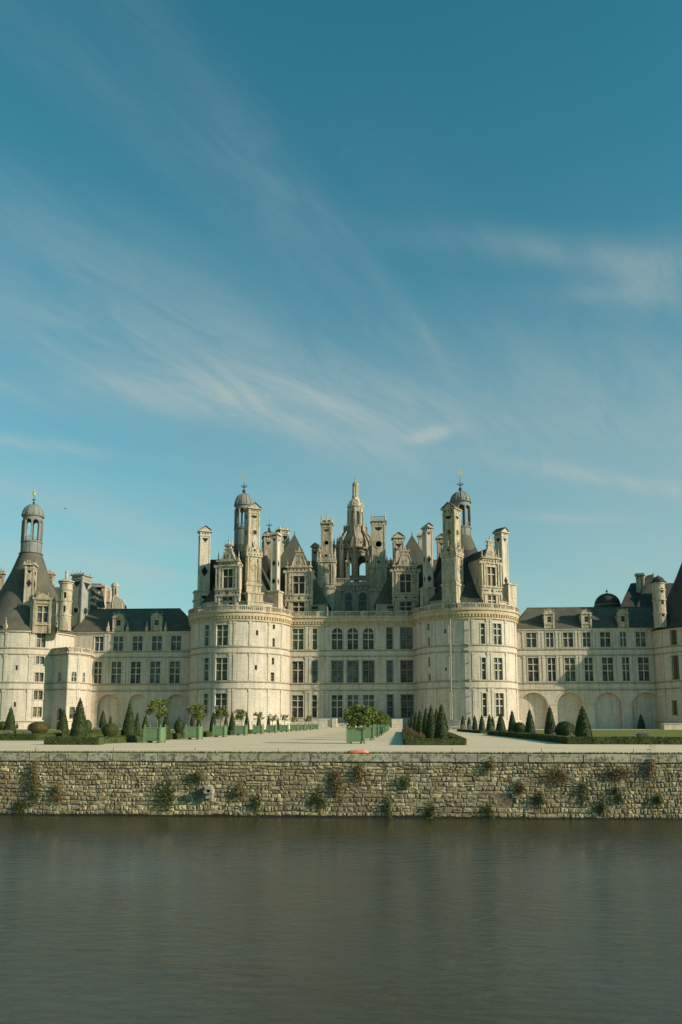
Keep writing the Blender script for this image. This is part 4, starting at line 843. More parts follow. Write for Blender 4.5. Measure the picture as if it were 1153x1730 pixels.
# canted stair annex in front of the left wing
an = thing('stair_pavilion', (AT(121, 1200, 151).x, 151, 0), 'canted stone stair pavilion with balustraded roof beside the left corner tower', 'pavilion')
ax, ay = AT(120, 1160, 148).x, 148.3; ra = 4.35; angs = [-175, -112, -40 + 0, 0 + 12, 60]
V_ = [tuple(AT(px_, 1150, Y_))[:2] for px_, Y_ in ((76, 152), (87, 149.4), (114.5, 146.3), (133.5, 147.9), (150, 151.2), (156, 155.2))]
zt = ZAT(1102, 147, 110); b = MB(); panes = []
aw = {1: [(335, 368, 393, 463, 1)], 2: [(427, 457, 397, 465, 1), ], 3: [(482, 507, 402, 465, 1)]}
for i in range(5):
    p0, p1 = V_[i], V_[i + 1]; mp = seg(p0, p1); Ls = math.hypot(p1[0] - p0[0], p1[1] - p0[1]); ops = []
    if i in (1, 2, 3):
        wz = (ZAT(1153, 148.5), ZAT(1133.5, 148.5)); q = .5 if i != 3 else .42; m_ = Ls * (.5 if i != 2 else .55); ops.append({'u': (m_ - q, m_ + q), 'v': wz, 'arch': True, 'd': .3}); panes.append((mp, m_ - q, m_ + q, wz, True))
    if i == 2: ops.append({'u': (Ls * .30, Ls * .30 + 1.05), 'v': (ZAT(1214, 148), ZAT(1194, 148)), 'd': .3}); panes.append((mp, Ls * .30, Ls * .30 + 1.05, (ZAT(1214, 148), ZAT(1194, 148)), False))
    if i == 1: ops.append({'u': (Ls * .45, Ls * .45 + 1.6), 'v': (0, ZAT(1195, 148)), 'arch': True, 'd': .5, 'fill': 1})
    wall(b, mp, 0, Ls, -.1, zt, ops); strings(b, mp, -.05, Ls + .05, S1[1:] + S2, None, 2); mbox(b, mp, 0, .35, 0, zt, 0, .08); mbox(b, mp, Ls - .35, Ls, 0, zt, 0, .08)
    mbox(b, mp, -.1, Ls + .1, ZPL - .2, ZPL, 0, .2); mbox(b, mp, -.15, Ls + .15, zt - .25, zt, 0, .4)
b.plan([(x, y) for x, y in V_], zt - .3, zt - .05); b.build('pavilion_wall', [M_STONE, G_DARK, M_STRING], an)
for mp, u0, u1, wz, ar in panes: window(mp, u0, u1, wz[0], wz[1], an, 2 if ar else 1, (.55,) if ar else (), G_GREY, ar, .3, bar_=.1, lattice=False, surround=False)
for i in range(5):
    p0, p1 = V_[i], V_[i + 1]; mp = seg(p0, p1); Ls = math.hypot(p1[0] - p0[0], p1[1] - p0[1]); balustrade(lambda u, v, d: mp(u, v, d + .15), 0, Ls, zt, zt + .95, an)

# roofs and chimneys behind the left wing
bl = thing('rear_range', (AT(150, 1040, 170).x, 170, 0), 'slate-roofed rear range with a tall chimney beside the stone dome', 'building')
CH(124, 149.5, 969, 1066, 158.5, -14, 'ruin', ('tri', 'none', 'circle', 'none'), None, 1.2, parent=bl, m=stone_mat('sooty_stone', (.33, .33, .28), (.13, .135, .115), (.38, .36, .28), .8, False))
b = MB(); pz = lambda px, py, Y: tuple(AT(px, py, Y))
b.face([pz(96, 1066, 157), pz(160, 1066, 157), pz(150, 1044, 161), pz(108, 1044, 161)]); b.face([pz(118, 1043, 161), pz(158, 1043, 161), pz(158, 1043, 175), pz(118, 1043, 175)])
b.face([pz(92, 1040, 164), pz(126, 1040, 164), pz(120, 992, 170), pz(86, 992, 170)])
b.face([pz(150, 1030, 163), pz(166, 1030, 163), pz(152, 987, 172), pz(148, 985, 172)]); b.face([pz(164, 1027, 165), pz(178, 1027, 165), pz(172, 986, 174), pz(150, 985, 172)])
b.face([pz(146, 1045, 163), pz(170, 1045, 163), pz(172, 1027, 165), pz(146, 1020, 165)])
b.build('slate_roof', M_SLATE, bl)
b = MB(); b.bar(pz(150.5, 985, 171.9), pz(168, 1001, 168), .25, 4); b.prism([(AT(172, 990, 171).x, ZAT(1030, 171)), (AT(178, 990, 171).x, ZAT(1030, 171)), (AT(178, 990, 171).x, ZAT(986, 171)), (AT(172, 990, 171).x, ZAT(986, 171))], 171, 174)
b.box(AT(152, 986, 171).x, AT(179, 986, 171).x, 170.6, 174.4, ZAT(987.5, 171), ZAT(984.5, 171)); b.box(*(lambda a: (a - .5, a + .5))(AT(180.5, 1000, 171).x), 172, 173, ZAT(1012, 171), ZAT(992, 171)); b.build('stone_gable', M_STONE2, bl)
dm = thing('dome', (AT(192, 1030, 175).x, 175, 0), 'stone rib dome with a thin lantern on top, peeping over the left wing roof', 'dome')
b = MB(); dx, dw = mid(171.5, 212.5, 1025, 175); r = dw / 2; zd = ZAT(1030, 175, 192); Hd = ZAT(1008.5, 175, 192) - zd
b.lathe((dx, 175, 0), [(r + .2, 0), (r + .2, zd), (r, zd)] + [(r * math.cos(a), zd + Hd * math.sin(a)) for a in [i * math.pi / 2 / 9 for i in range(1, 9)]] + [(r * .13, zd + Hd * .99), (0, zd + Hd)], 28); b.build('dome_shell', stone_mat('grey_lead_stone', (.22, .215, .17), (.10, .10, .08), (.24, .22, .16), .7, False), dm, smooth=True)
b = MB()
for k in range(8):
    t = 2 * math.pi * (k + .35) / 8 ; P = [(dx + (r + .05) * math.cos(a) * math.cos(t), 175 + (r + .05) * math.cos(a) * math.sin(t), zd + (Hd + .05) * math.sin(a)) for a in [i * 1.45 / 8 for i in range(9)]]
    for p, q in zip(P, P[1:]): b.bar(p, q, .13, 5)
b.build('rib', M_STONE2, dm)
b = MB(); z0 = zd + Hd - .1; zq = lambda y: ZAT(y, 175, 194); mp = cyl((dx + .2, 175), .68); U = .68 * math.pi; st = U / 3
wall(b, mp, -U, U, z0, zq(992), [{'u': (-U + k * st + st * .25, -U + (k + 1) * st - st * .25), 'v': (z0 + .6, zq(994)), 'arch': True, 'd': .2, 'fill': 1} for k in range(6)], st / 4)
b.lathe((dx + .2, 175, 0), [(1.0, z0 - .3), (1.0, z0), (.7, z0 + .1)], 16); b.lathe((dx + .2, 175, 0), [(.85, zq(992)), (.9, zq(991)), (.8, zq(988)), (.5, zq(985)), (.1, zq(984)), (.06, zq(980)), (0, zq(979))], 16); b.build('dome_lantern', [M_STONE2, G_DARK], dm)

# ================================================================== RIGHT CORNER TOWER and ranges behind
RTc, RTR = (AT(1190, 1130, Y0).x, Y0), 9.9
rt = thing('corner_tower', (RTc[0], RTc[1], 0), 'round corner tower with a plain steep slate cone in shade, cut by the right edge', 'tower')
RTR = RTc[0] - 50.2; ze_r = ZAT(1061, 149, 1130)
corner_tower(rt, RTc, RTR, ze_r, [(1133.8, 1143, 1065.5, 1090, 2, (.33, .66), G_GREY), (1136.3, 1147, 1109, 1146.5, 2, (.25, .5, .75), G_GREY), (1137, 1143.8, 1184.8, 1207, 1, (.5,), G_DARK)], [], (1121, 1152), fm=M_BROWN)
b = MB(); zap = ZAT(893, 155, 1190); b.lathe((RTc[0], RTc[1], 0), [(RTR + .5, ze_r - .02), (RTR * .9, ze_r + 1.6), (RTR * .45, ze_r + (zap - ze_r) * .52), (.3, zap - .5), (0, zap + 1)], 48); b.build('conical_roof', M_SLATE_B, rt, smooth=True)
turret(rt, 1114.5, 21, 984.5, 1061, 151.5, 975, 971.5, slots=((995, 1003), (1015.5, 1022.5), (1036, 1043)), cap='dome', mc=M_SLATE_B)
g = MB(); p = AT(1134, 1190, 149); g.box(p.x - 3.2, p.x + 4, 143.6, 145.3, 0, .95); g.box(p.x - 3.4, p.x + 4.1, 143.5, 145.4, .95, 1.1); g.build('low_parapet', M_STONE, rt)
br = thing('rear_range', (AT(1080, 1030, 168).x, 168, 0), 'steep slate roofs with one stone chimney rising behind the right wing', 'building')
b = MB()
def roofpoly(L_, Y0_, Y1_):  # front silhouette polygon, real prism depth
    b.prism([(AT(px, py, Y0_).x, AT(px, py, Y0_).z) for px, py in L_], Y0_, Y1_)
P = lambda px, py, Y: tuple(AT(px, py, Y))
b.face([P(1047, 1026, 163), P(1080, 1026, 163), P(1079, 984, 172), P(1066, 985.5, 172)]); b.face([P(1075, 1028, 162.5), P(1112, 1028, 162.5), P(1104, 970, 170), P(1094, 972, 170)])
b.face([P(1047, 1026, 163), P(1066, 985.5, 172), P(1069, 985, 180), P(1050, 1026, 186)]); b.face([P(1075, 1028, 162.5), P(1094, 972, 170), P(1080, 985, 176), P(1060, 1030, 176)])
b.face([P(1112, 1028, 162.5), P(1120, 1028, 178), P(1104, 970, 170)]); b.face([P(1104, 1062, 157), P(1160, 1062, 157), P(1150, 985, 164), P(1122, 985, 164)]); b.face([P(1071, 1045, 160.5), P(1108, 1045, 160.5), P(1108, 1033, 161.5), P(1075, 1033, 161.5)])
b.face([P(1094, 972, 170), P(1104, 970, 170), P(1100, 985, 180), P(1080, 985, 176)])
b.bar(P(1104, 971, 170), P(1104, 968, 170), .1, 4); b.build('slate_roof', M_SLATE_B, br)
CH(1075.5, 1090, 969, 1010, 168.5, -25, 'flat', ('none', 'none'), None, .7, parent=br)
rd = thing('dome', (AT(1026, 1030, 172).x, 172, 0), 'dark round slate dome with a small knob, peeping over the right wing roof', 'dome')
b = MB(); dx, dw = mid(1005, 1048, 1020, 172); r = dw / 2; zd = ZAT(1022.5, 172, 1026); Hd = ZAT(1002.5, 172, 1026) - zd
b.lathe((dx, 172, 0), [(r, 0), (r, zd)] + [(r * math.cos(a), zd + Hd * math.sin(a)) for a in [i * math.pi / 2 / 9 for i in range(1, 9)]] + [(.12, zd + Hd), (.1, zd + Hd + .2), (.25, zd + Hd + .4), (.2, zd + Hd + .6), (.04, zd + Hd + .7), (0, zd + Hd + 1.2)], 32); b.build('dome_shell', M_SLATE_B, rd, smooth=True)
b = MB(); b.lathe((dx, 172, 0), [(r, zd - .2), (r + .12, zd - .15), (r + .12, zd + .05), (r, zd + .1)], 32); b.build('dome_band', M_LEAD, rd)

# ================================================================== GROUND, WATER, MOAT WALL
YW_, ZW, WALLT = 31.45, -2.42, 0.0
def gravel_fn(nt, b):
    n = noise(nt, pos(nt), .22, 5, .6); n2 = noise(nt, pos(nt), 14, 4, .7); n3 = noise(nt, pos(nt, .12, 1.1, 1), 1.0, 5, .6)
    c = mixc(nt, ramp(nt, n, [(.3, 0), (.7, 1)]), (.84, .655, .43), (.76, .58, .375)); c = mixc(nt, ramp(nt, n2, [(.35, .0), (.7, .5)]), c, (.40, .33, .23)); c = mixc(nt, ramp(nt, n3, [(.5, 0), (.72, .45)]), c, (.42, .34, .25))
    nt.links.new(c, b.inputs['Base Color']); b.inputs['Roughness'].default_value = .95; b.inputs['Specular IOR Level'].default_value = .1; bump(nt, b, n2, .5, .02)
M_GRAVEL = mat('gravel', gravel_fn)
def grass_fn(a, c2):
    def fn(nt, b):
        n = noise(nt, pos(nt), .5, 5, .6); n2 = noise(nt, pos(nt), 22, 3, .7)
        c = mixc(nt, ramp(nt, n, [(.3, 0), (.7, 1)]), a, c2); c = mixc(nt, ramp(nt, n2, [(.35, .0), (.7, .5)]), c, tuple(v * .5 for v in a))
        nt.links.new(c, b.inputs['Base Color']); b.inputs['Roughness'].default_value = .9; b.inputs['Specular IOR Level'].default_value = .15; bump(nt, b, n2, .7, .04)
    return fn
M_GRASS = mat('lawn', grass_fn((.17, .185, .035), (.24, .24, .06))); M_FIELD = mat('far_grass', grass_fn((.07, .09, .03), (.09, .10, .04)))
def sheet(name, x0, x1, y0, y1, z, m, ny=1):
    b = MB(); b.face([(x0, y0, z), (x1, y0, z), (x1, y1, z), (x0, y1, z)]); return b.build(name, m)
tag(sheet('ground', -3000, 3000, YW_ + .02, 4500, -.012, M_FIELD), 'flat grassy land stretching away behind the castle', 'ground', kind='structure')
tag(sheet('gravel_court', -110, 95, YW_ + .45, 156, 0.0, M_GRAVEL), 'pale gravel court between the moat wall and the castle', 'ground', kind='structure')
def lawn(pts, z=.004, nm='lawn', lab='short sunlit lawn in the right garden'):
    b = MB(); b.face([(x, y, z) for x, y in pts]); return tag(b.build(nm, M_GRASS), lab, 'lawn', kind='structure')
g_ = lambda px, py: (lambda v: (v.x, v.y))(G(px, py))
HR = [g_(769, 1235.5), g_(826, 1241.5), g_(905, 1249.5), g_(968, 1257.5)]    # foot of the right hedge
lawn([(HR[3][0], HR[3][1] + .2), (60, HR[3][1] - .6), (60, 142), (13, 142), (HR[1][0], HR[1][1] + 1)])
HLx = [g_(-20, 1251), g_(84, 1249), g_(245, 1252.0), g_(300, 1247), g_(362, 1243.5), g_(428, 1238.5)]
lawn([(-90, 52), (HLx[1][0], 52.5), (HLx[2][0], HLx[2][1] + .5), (HLx[4][0], HLx[4][1] + 1), (HLx[5][0], 140), (-90, 142)], lab='short lawn among the topiary of the left garden')
# grass lip along the wall
M_BLADE = mat('grass_blades', grass_fn((.10, .12, .03), (.17, .15, .05)))
b = MB(); rr = random.Random(3)
for i in range(15000):
    x = -27 + 52 * rr.random(); y = YW_ + .22 + .36 * rr.random(); h = .04 + .07 * rr.random(); a = rr.random() * 3.14; dx, dy = .012 * math.cos(a), .012 * math.sin(a); lx = (rr.random() - .5) * .05
    b.face([(x - dx, y - dy, 0), (x + dx, y + dy, 0), (x + lx, y - .01, h)])
tag(b.build('grass', M_BLADE), 'narrow strip of grass growing along the top of the moat wall', 'grass', kind='stuff')

# water
def water_fn(nt, b):
    b.inputs['Base Color'].default_value = (.056, .050, .024, 1); b.inputs['Roughness'].default_value = .03; b.inputs['IOR'].default_value = 1.62; b.inputs['Specular IOR Level'].default_value = .5
    mp_ = pos(nt, .5, 1.2, 1); r = nt.nodes.new('ShaderNodeVectorRotate'); r.rotation_type = 'Z_AXIS'; r.inputs['Angle'].default_value = R_(14); nt.links.new(mp_, r.inputs['Vector'])
    n1 = noise(nt, r.outputs[0], 4.2, 6, .62, .6); n2 = noise(nt, pos(nt, .8, 1.3, 1), 12, 5, .7, .3); n3 = noise(nt, pos(nt, .3, .5, 1), .45, 4, .55, .6)
    m1 = nd(nt, 'ShaderNodeMath', operation='MULTIPLY'); nt.links.new(n1, m1.inputs[0]); nt.links.new(ramp(nt, n3, [(.3, .25), (.65, 1)]), m1.inputs[1])
    rb = nt.nodes.new('ShaderNodeVectorRotate'); rb.rotation_type = 'Z_AXIS'; rb.inputs['Angle'].default_value = R_(-22); nt.links.new(pos(nt, .6, 1.2, 1), rb.inputs['Vector'])
    n0 = noise(nt, rb.outputs[0], 1.5, 4, .55, .7)
    p = bump(nt, b, n0, 1.0, .045); p = bump(nt, b, m1.outputs[0], 1.0, .055, p); bump(nt, b, n2, 1.0, .009, p)
M_WATER = mat('canal_water', water_fn)
b = MB(); b.face([(-400, -6, ZW), (400, -6, ZW), (400, YW_ + .3, ZW), (-400, YW_ + .3, ZW)]); tag(b.build('water', M_WATER), 'wide green brown canal with small ripples', 'water', kind='structure')
b = MB(); b.box(-400, 400, -60, -5.9, ZW - 1, -.4); tag(b.build('near_bank', M_FIELD), 'near bank of the canal', 'bank', kind='structure')
# moat wall of individual stones
def wallstone_fn(nt, b):
    at_ = nt.nodes.new('ShaderNodeAttribute'); at_.attribute_name = 'tone'
    n = noise(nt, pos(nt), 1.0, 6, .65); n2 = noise(nt, pos(nt), 11, 5, .7); n4 = noise(nt, pos(nt), 4.0, 4, .65)
    c = mixc(nt, 1.0, at_.outputs['Color'], ramp(nt, n2, [(.3, (.38, .36, .32)), (.7, (1.45, 1.42, 1.34))]), 'MULTIPLY')
    c = mixc(nt, ramp(nt, n4, [(.47, 0), (.60, .8)]), c, (.12, .105, .065)); c = mixc(nt, ramp(nt, n, [(.46, 0), (.62, .75)]), c, (.19, .15, .08))
    sp = nd(nt, 'ShaderNodeSeparateXYZ'); nt.links.new(pos(nt), sp.inputs[0]); 
    n5 = noise(nt, pos(nt), 2.2, 6, .7); c = mixc(nt, ramp(nt, n5, [(.54, 0), (.66, .7)]), c, (.44, .375, .255)); c = mixc(nt, ramp(nt, noise(nt, pos(nt, 1, 1, .35), 1.7, 5, .7), [(.55, 0), (.68, .75)]), c, (.15, .12, .06))
    nt.links.new(c, b.inputs['Base Color']); b.inputs['Roughness'].default_value = .92; b.inputs['Specular IOR Level'].default_value = .15; bump(nt, b, n2, .8, .03)
M_WSTONE = mat('rubble_stone', wallstone_fn)
def cope_fn(nt, b):
    at_ = nt.nodes.new('ShaderNodeAttribute'); at_.attribute_name = 'tone'
    n = noise(nt, pos(nt), 5.5, 6, .75); n2 = noise(nt, pos(nt), 16, 4, .7)
    c = mixc(nt, .55, at_.outputs['Color'], (.44, .40, .30)); c = mixc(nt, ramp(nt, n, [(.48, 0), (.57, .85)]), c, (.12, .11, .075)); c = mixc(nt, ramp(nt, n2, [(.55, 0), (.7, .5)]), c, (.16, .14, .10))
    nt.links.new(c, b.inputs['Base Color']); b.inputs['Roughness'].default_value = .95; b.inputs['Specular IOR Level'].default_value = .1; bump(nt, b, n2, .8, .03)
M_COPE = mat('lichen_coping', cope_fn)
M_MORTAR = simple('dark_mortar', (.21, .175, .12), .95, 0, .5, 3, .1); M_WET = simple('wet_algae_stone', (.035, .032, .018), .4, 0, .5, 4)
mw = thing('moat_wall', (0, YW_, ZW), 'long weathered rubble stone moat wall with a flat coping rising from the water', 'wall')
b = MB(); b.box(-400, 400, YW_ + .015, YW_ + .5, ZW - 1, -.30); b.build('wall_core', M_MORTAR, mw)
rr = random.Random(11); b = MB(); b.col = []
WX0, WX1 = -27.0, 22.5; holes = []
def stone(x0, x1, z0, z1, d, tone, jag=.02):
    j = lambda: (rr.random() - .5) * 2 * jag; e = .028
    o = [(x0 + j(), z0 + j()), ((x0 + x1) / 2 + j(), z0 + j() * .6), (x1 + j(), z0 + j()), (x1 + j(), z1 + j()), ((x0 + x1) / 2 + j(), z1 + j() * .6), (x0 + j(), z1 + j())]
    cx_, cz_ = (x0 + x1) / 2, (z0 + z1) / 2; i_ = [(cx_ + (x - cx_) * (1 - e * 2 / max(x1 - x0, .1)), cz_ + (z - cz_) * (1 - e * 2 / max(z1 - z0, .1))) for x, z in o]
    n0 = len(b.f); cf = (cx_ + j(), YW_ - d - rr.random() * .02, cz_ + j()); 
    I = [(x, YW_ - d + (rr.random() - .5) * .03, z) for x, z in i_]; O = [(x, YW_ - d + .016, z) for x, z in o]; K = [(x, YW_ + .12, z) for x, z in o]
    for k in range(6):
        k2 = (k + 1) % 6; b.face([cf, I[k], I[k2]]); b.face([I[k], O[k], O[k2], I[k2]]); b.face([O[k], K[k], K[k2], O[k2]])
    b.col += [tone] * (len(b.f) - n0)
def tone():
    t = .28 + .22 * rr.random() ** 1.4; w_ = rr.random(); 
    if rr.random() < .10: t = .46 + .14 * rr.random()
    if rr.random() < .10: t *= .6
    return (t * 1.04, t * (.87 + .06 * w_), t * (.49 + .17 * w_))
HX0, HX1, HZ0, HZ1 = AT(845, 1353, YW_).x, AT(866, 1353, YW_).x, AT(855, 1357, YW_).z, AT(855, 1349, YW_).z
z = ZW - .1
rows_ = []
while z < -.42:
    h = .11 + .10 * rr.random(); h = min(h, -.33 - z) if z + h > -.40 else h
    if -.33 - (z + h) < .10: h = -.33 - z
    rows_.append((z, z + h)); z += h
for zi, (z0, z1) in enumerate(rows_):
    x = WX0 + rr.random() * .3
    while x < WX1:
        reg = math.sin(x * .35 + zi * .2) + math.sin(x * .13 + 2); ww = (.11 + .20 * rr.random() ** 1.3) * (1.0 + .25 * reg)
        if rr.random() < .06: ww *= 2.0
        x1 = x + max(.11, ww); m = (x + x1) / 2; dz = .022 * math.sin(x * 1.7 + zi) + .015 * math.sin(x * 4.3)
        if not (HX0 - .05 < m < HX1 + .05 and z1 > HZ0 and z0 < HZ1):
            if rr.random() < .15 and z1 - z0 > .17: zc = z0 + (z1 - z0) * (.4 + .2 * rr.random()); stone(x, x1 - .018, z0 + dz, zc - .01 + dz, .05 * rr.random(), tone(), .014); stone(x, x1 - .018, zc + .005 + dz, z1 - .016 + dz, .05 * rr.random(), tone(), .014)
            else: stone(x, x1 - .008 - .012 * rr.random(), z0 + dz + rr.random() * .01, z1 - .008 + dz - .02 * rr.random() ** 3, .028 * rr.random() + .004, tone(), .016)
        x = x1
b.build('rubble_facing', M_WSTONE, mw)
b = MB(); b.col = []; x = WX0
while x < WX1:
    ww = .65 + .7 * rr.random(); t = tone(); t = tuple(min(v * 1.05, .45) for v in t); n0 = len(b.f); d = YW_ - .045 - .02 * rr.random(); zt_ = -.01 + .012 * rr.random(); e = .02
    b.face([(x + e, d, -.31 + e), (x + ww - e, d, -.31 + e), (x + ww - e, d, zt_ - e), (x + e, d, zt_ - e)])
    b.face([(x, d + e, -.31), (x + ww - .012, d + e, -.31), (x + ww - e, d, -.31 + e), (x + e, d, -.31 + e)]); b.face([(x + e, d, zt_ - e), (x + ww - e, d, zt_ - e), (x + ww - .012, d + e, zt_), (x, d + e, zt_)])
    b.face([(x, d + e, -.31), (x + e, d, -.31 + e), (x + e, d, zt_ - e), (x, d + e, zt_)]); b.face([(x + ww - e, d, -.31 + e), (x + ww - .012, d + e, -.31), (x + ww - .012, d + e, zt_), (x + ww - e, d, zt_ - e)])
    b.face([(x, d + e, zt_), (x + ww - .012, d + e, zt_), (x + ww - .012, YW_ + .45, zt_), (x, YW_ + .45, zt_)]); b.face([(x, YW_ + .2, -.31), (x + ww, YW_ + .2, -.31), (x + ww, d + e, -.31), (x, d + e, -.31)])
    b.face([(x + ww - .012, d + e, -.31), (x + ww - .012, YW_ + .45, -.31), (x + ww - .012, YW_ + .45, zt_), (x + ww - .012, d + e, zt_)]); b.face([(x, YW_ + .45, -.31), (x, d + e, -.31), (x, d + e, zt_), (x, YW_ + .45, zt_)])
    b.col += [t] * (len(b.f) - n0); x += ww
b.build('coping', M_COPE, mw)
b = MB(); x = WX0
while x < WX1:
    ww = .2 + .4 * rr.random(); b.box(x, x + ww - .02, YW_ - .075 - .02 * rr.random(), YW_ + .1, ZW - .3, ZW + .05 + .04 * rr.random()); x += ww
b.build('waterline_footing', M_WET, mw)
b = MB(); px_, pz_ = AT(356, 1337, YW_).x, AT(356, 1337, YW_).z
b.prism([(px_ - .17, pz_ - .05), (px_ + .17, pz_ - .05), (px_ + .17, pz_ + .10), (px_ + .09, pz_ + .10), (px_ + .05, pz_ - .01), (px_ - .05, pz_ - .01), (px_ - .09, pz_ + .10), (px_ - .17, pz_ + .10)], YW_ - .42, YW_ + .05)
b.prism([(px_ - .12, pz_ - .26), (px_ + .12, pz_ - .26), (px_ + .15, pz_ - .052), (px_ - .15, pz_ - .052)], YW_ - .26, YW_ + .05); b.box(px_ - .13, px_ + .13, YW_ - .44, YW_ + .05, pz_ + .102, pz_ + .2)
b.build('water_spout', simple('spout_stone', (.34, .31, .22), .9), mw)

# ================================================================== PLANTS
def leaf_fn(a, c2, tr=.0):
    def fn(nt, b):
        n = noise(nt, pos(nt), 1.3, 3, .6); n2 = noise(nt, pos(nt), 9, 3, .6)
        c = mixc(nt, ramp(nt, n, [(.35, 0), (.65, 1)]), a, c2); c = mixc(nt, ramp(nt, n2, [(.35, .0), (.7, .55)]), c, tuple(v * .6 for v in a))
        nt.links.new(c, b.inputs['Base Color']); b.inputs['Roughness'].default_value = .6; b.inputs['Specular IOR Level'].default_value = .25
    return fn
M_YEW = mat('yew_foliage', leaf_fn((.034, .052, .013), (.058, .078, .02))); M_BOX = mat('box_hedge_foliage', leaf_fn((.055, .075, .02), (.085, .10, .028)))
M_CIT = mat('citrus_leaves', leaf_fn((.085, .12, .020), (.15, .18, .04))); M_LAV = mat('lavender_grey', leaf_fn((.26, .24, .19), (.34, .31, .25))); M_DRY = mat('dry_weed', leaf_fn((.16, .115, .05), (.22, .16, .075))); M_WEED = mat('green_weed', leaf_fn((.06, .075, .02), (.09, .11, .03)))
M_BARK = simple('bark', (.17, .14, .10), .9); M_RUST = mat('russet_shrub', leaf_fn((.11, .085, .03), (.14, .12, .04)))
def leaves(b, pts, size, rr, mi=0, up=None):
    for p in pts:
        a = rr.random() * 6.283; t = (rr.random() - .5) * 2.4; s = size * (.6 + .8 * rr.random())
        u = Vector((math.cos(a), math.sin(a), 0)); v = Vector((-math.sin(a) * math.sin(t), math.cos(a) * math.sin(t), math.cos(t))); p = Vector(p)
        b.face([p - u * s * .5, p - v * s * .35, p + u * s * .5, p + v * s * .35], mi, [(0, 0)] * 4)
def revolve_leaves(b, prof, n, size, rr, jit=.04):
    Z = [q[1] for q in prof]; seg_ = []; tot = 0
    for (r0, z0), (r1, z1) in zip(prof, prof[1:]): A = (r0 + r1 + .02) * math.hypot(r1 - r0, z1 - z0); tot += A; seg_.append((tot, r0, z0, r1, z1))
    P = []
    for _ in range(n):
        q = rr.random() * tot
        for acc, r0, z0, r1, z1 in seg_:
            if q <= acc: break
        f = rr.random(); a = rr.random() * 6.283; r = r0 + (r1 - r0) * f + (rr.random() - .35) * jit; P.append((r * math.cos(a), r * math.sin(a), z0 + (z1 - z0) * f + (rr.random() - .5) * jit))
    leaves(b, P, size, rr)
def make_cone(kind, seed):
    rr = random.Random(seed); b = MB()
    if kind == 'cone': prof = [(.44, 0), (.50, .06), (.46, .2), (.34, .5), (.20, .76), (.09, .93), (0, 1.0)]
    elif kind == 'slim': prof = [(.42, 0), (.50, .08), (.47, .25), (.38, .5), (.24, .76), (.10, .93), (0, 1.0)]
    else: prof = [(.30, 0)] + [(.5 * math.cos(a), .5 + .5 * math.sin(a)) for a in [-1.1 + 2.67 * i / 9 for i in range(10)]]
    pj = [(max(r - .03, 0) if i else r, z) for i, (r, z) in enumerate(prof)]
    for i in range(20):
        a, c = 6.283 * i / 20, 6.283 * (i + 1) / 20
        for (r0, z0), (r1, z1) in zip(pj, pj[1:]): 
            q = [(r0 * math.cos(a), r0 * math.sin(a), z0), (r0 * math.cos(c), r0 * math.sin(c), z0), (r1 * math.cos(c), r1 * math.sin(c), z1), (r1 * math.cos(a), r1 * math.sin(a), z1)]; b.face(q)
    revolve_leaves(b, prof, 3400, .042, rr, .045); return b
TOPI = {}
def topiary(kind, px, py_top, py_base, wpx, label, cat='topiary', group=None, name='topiary_cone', m=None, Y=None, sink=0):
    """px of the axis, base and top rows, width in pixels"""
    g = G(px, py_base) if Y is None else None
    if Y is None: Y = g.y
    x = AT(px, (py_top + py_base) / 2, Y).x; top = AT(px, py_top, Y).z; wd = wpx * Y / F; m = m or M_YEW; k = (kind, random.Random(int(px)).randint(0, 1), m.name)
    if k not in TOPI:
        o = make_cone(kind, 5 + k[1]).build(name, m); TOPI[k] = o.data; o.data.name = name; off = tuple(o.location); TOPI[k, 'o'] = off
    else: o = bpy.data.objects.new(name, TOPI[k]); col.objects.link(o)
    o.name = name; sx = wd * .96; o.location = (x, Y, 0); o.scale = (sx, sx, top)
    o.rotation_euler = (0, 0, (px * 1.37) % 6.28)
    return tag(o, label, cat, group)
GL, GR_, GB = 'clipped cones of the left garden', 'clipped cones of the right garden', 'clipped cones in the narrow bed'
left = [(18, 1196, 1242, 21, 'first tall clipped yew cone from the left photo edge'), (30, 1207.5, 1232, 8.5, 'slim small yew cone just behind the first tall cone at the left edge'),
 (107, 1199.7, 1240, 20, 'medium yew cone immediately left of the biggest left-hand cone'), (95.5, 1206, 1231.5, 9.5, 'small dark cone in front of the stair pavilion door'), (134.5, 1183, 1249, 29, 'biggest yew cone of the left garden, standing in the front hedge bed'),
 (174, 1201, 1239, 15, 'yew cone just behind the round bush beside the biggest left cone'), (187, 1209.7, 1232, 8, 'little cone tip showing behind the round bush of the left garden'), (218.5, 1191.7, 1245.5, 24, 'second biggest yew cone of the left garden, left of the nearest green planter'),
 (232, 1204.6, 1244, 11, 'slim cone tucked against the right flank of the second biggest left cone'), (246, 1209.7, 1233, 11, 'small dark cone just left of the nearest left-row planter box'), (268.5, 1212, 1236, 9.5, 'small cone behind the nearest left-row planter box'), (281, 1203, 1242, 15, 'dark cone at the right side of the nearest left-row planter box'),
 (326, 1206, 1238, 12, 'cone behind the second left-row planter box, under its tree'), (336, 1208, 1238, 9, 'cone behind the right corner of the second left-row planter box'), (360.5, 1204.8, 1238, 12.5, 'cone just left of the third left-row planter box'), (382, 1211, 1236, 9, 'cone behind the right corner of the third left-row planter box'),
 (392.5, 1203.5, 1236.5, 13, 'tall dark cone between the third and fourth left-row planter boxes'), (417.5, 1207, 1236, 10, 'cone behind the right edge of the fourth left-row planter box'), (437.5, 1209, 1234.5, 9, 'cone behind the fifth left-row planter box'), (454, 1210, 1234, 7.5, 'cone behind the sixth left-row planter box'), (470, 1212.5, 1233.5, 6, 'smallest and farthest cone of the left garden')]
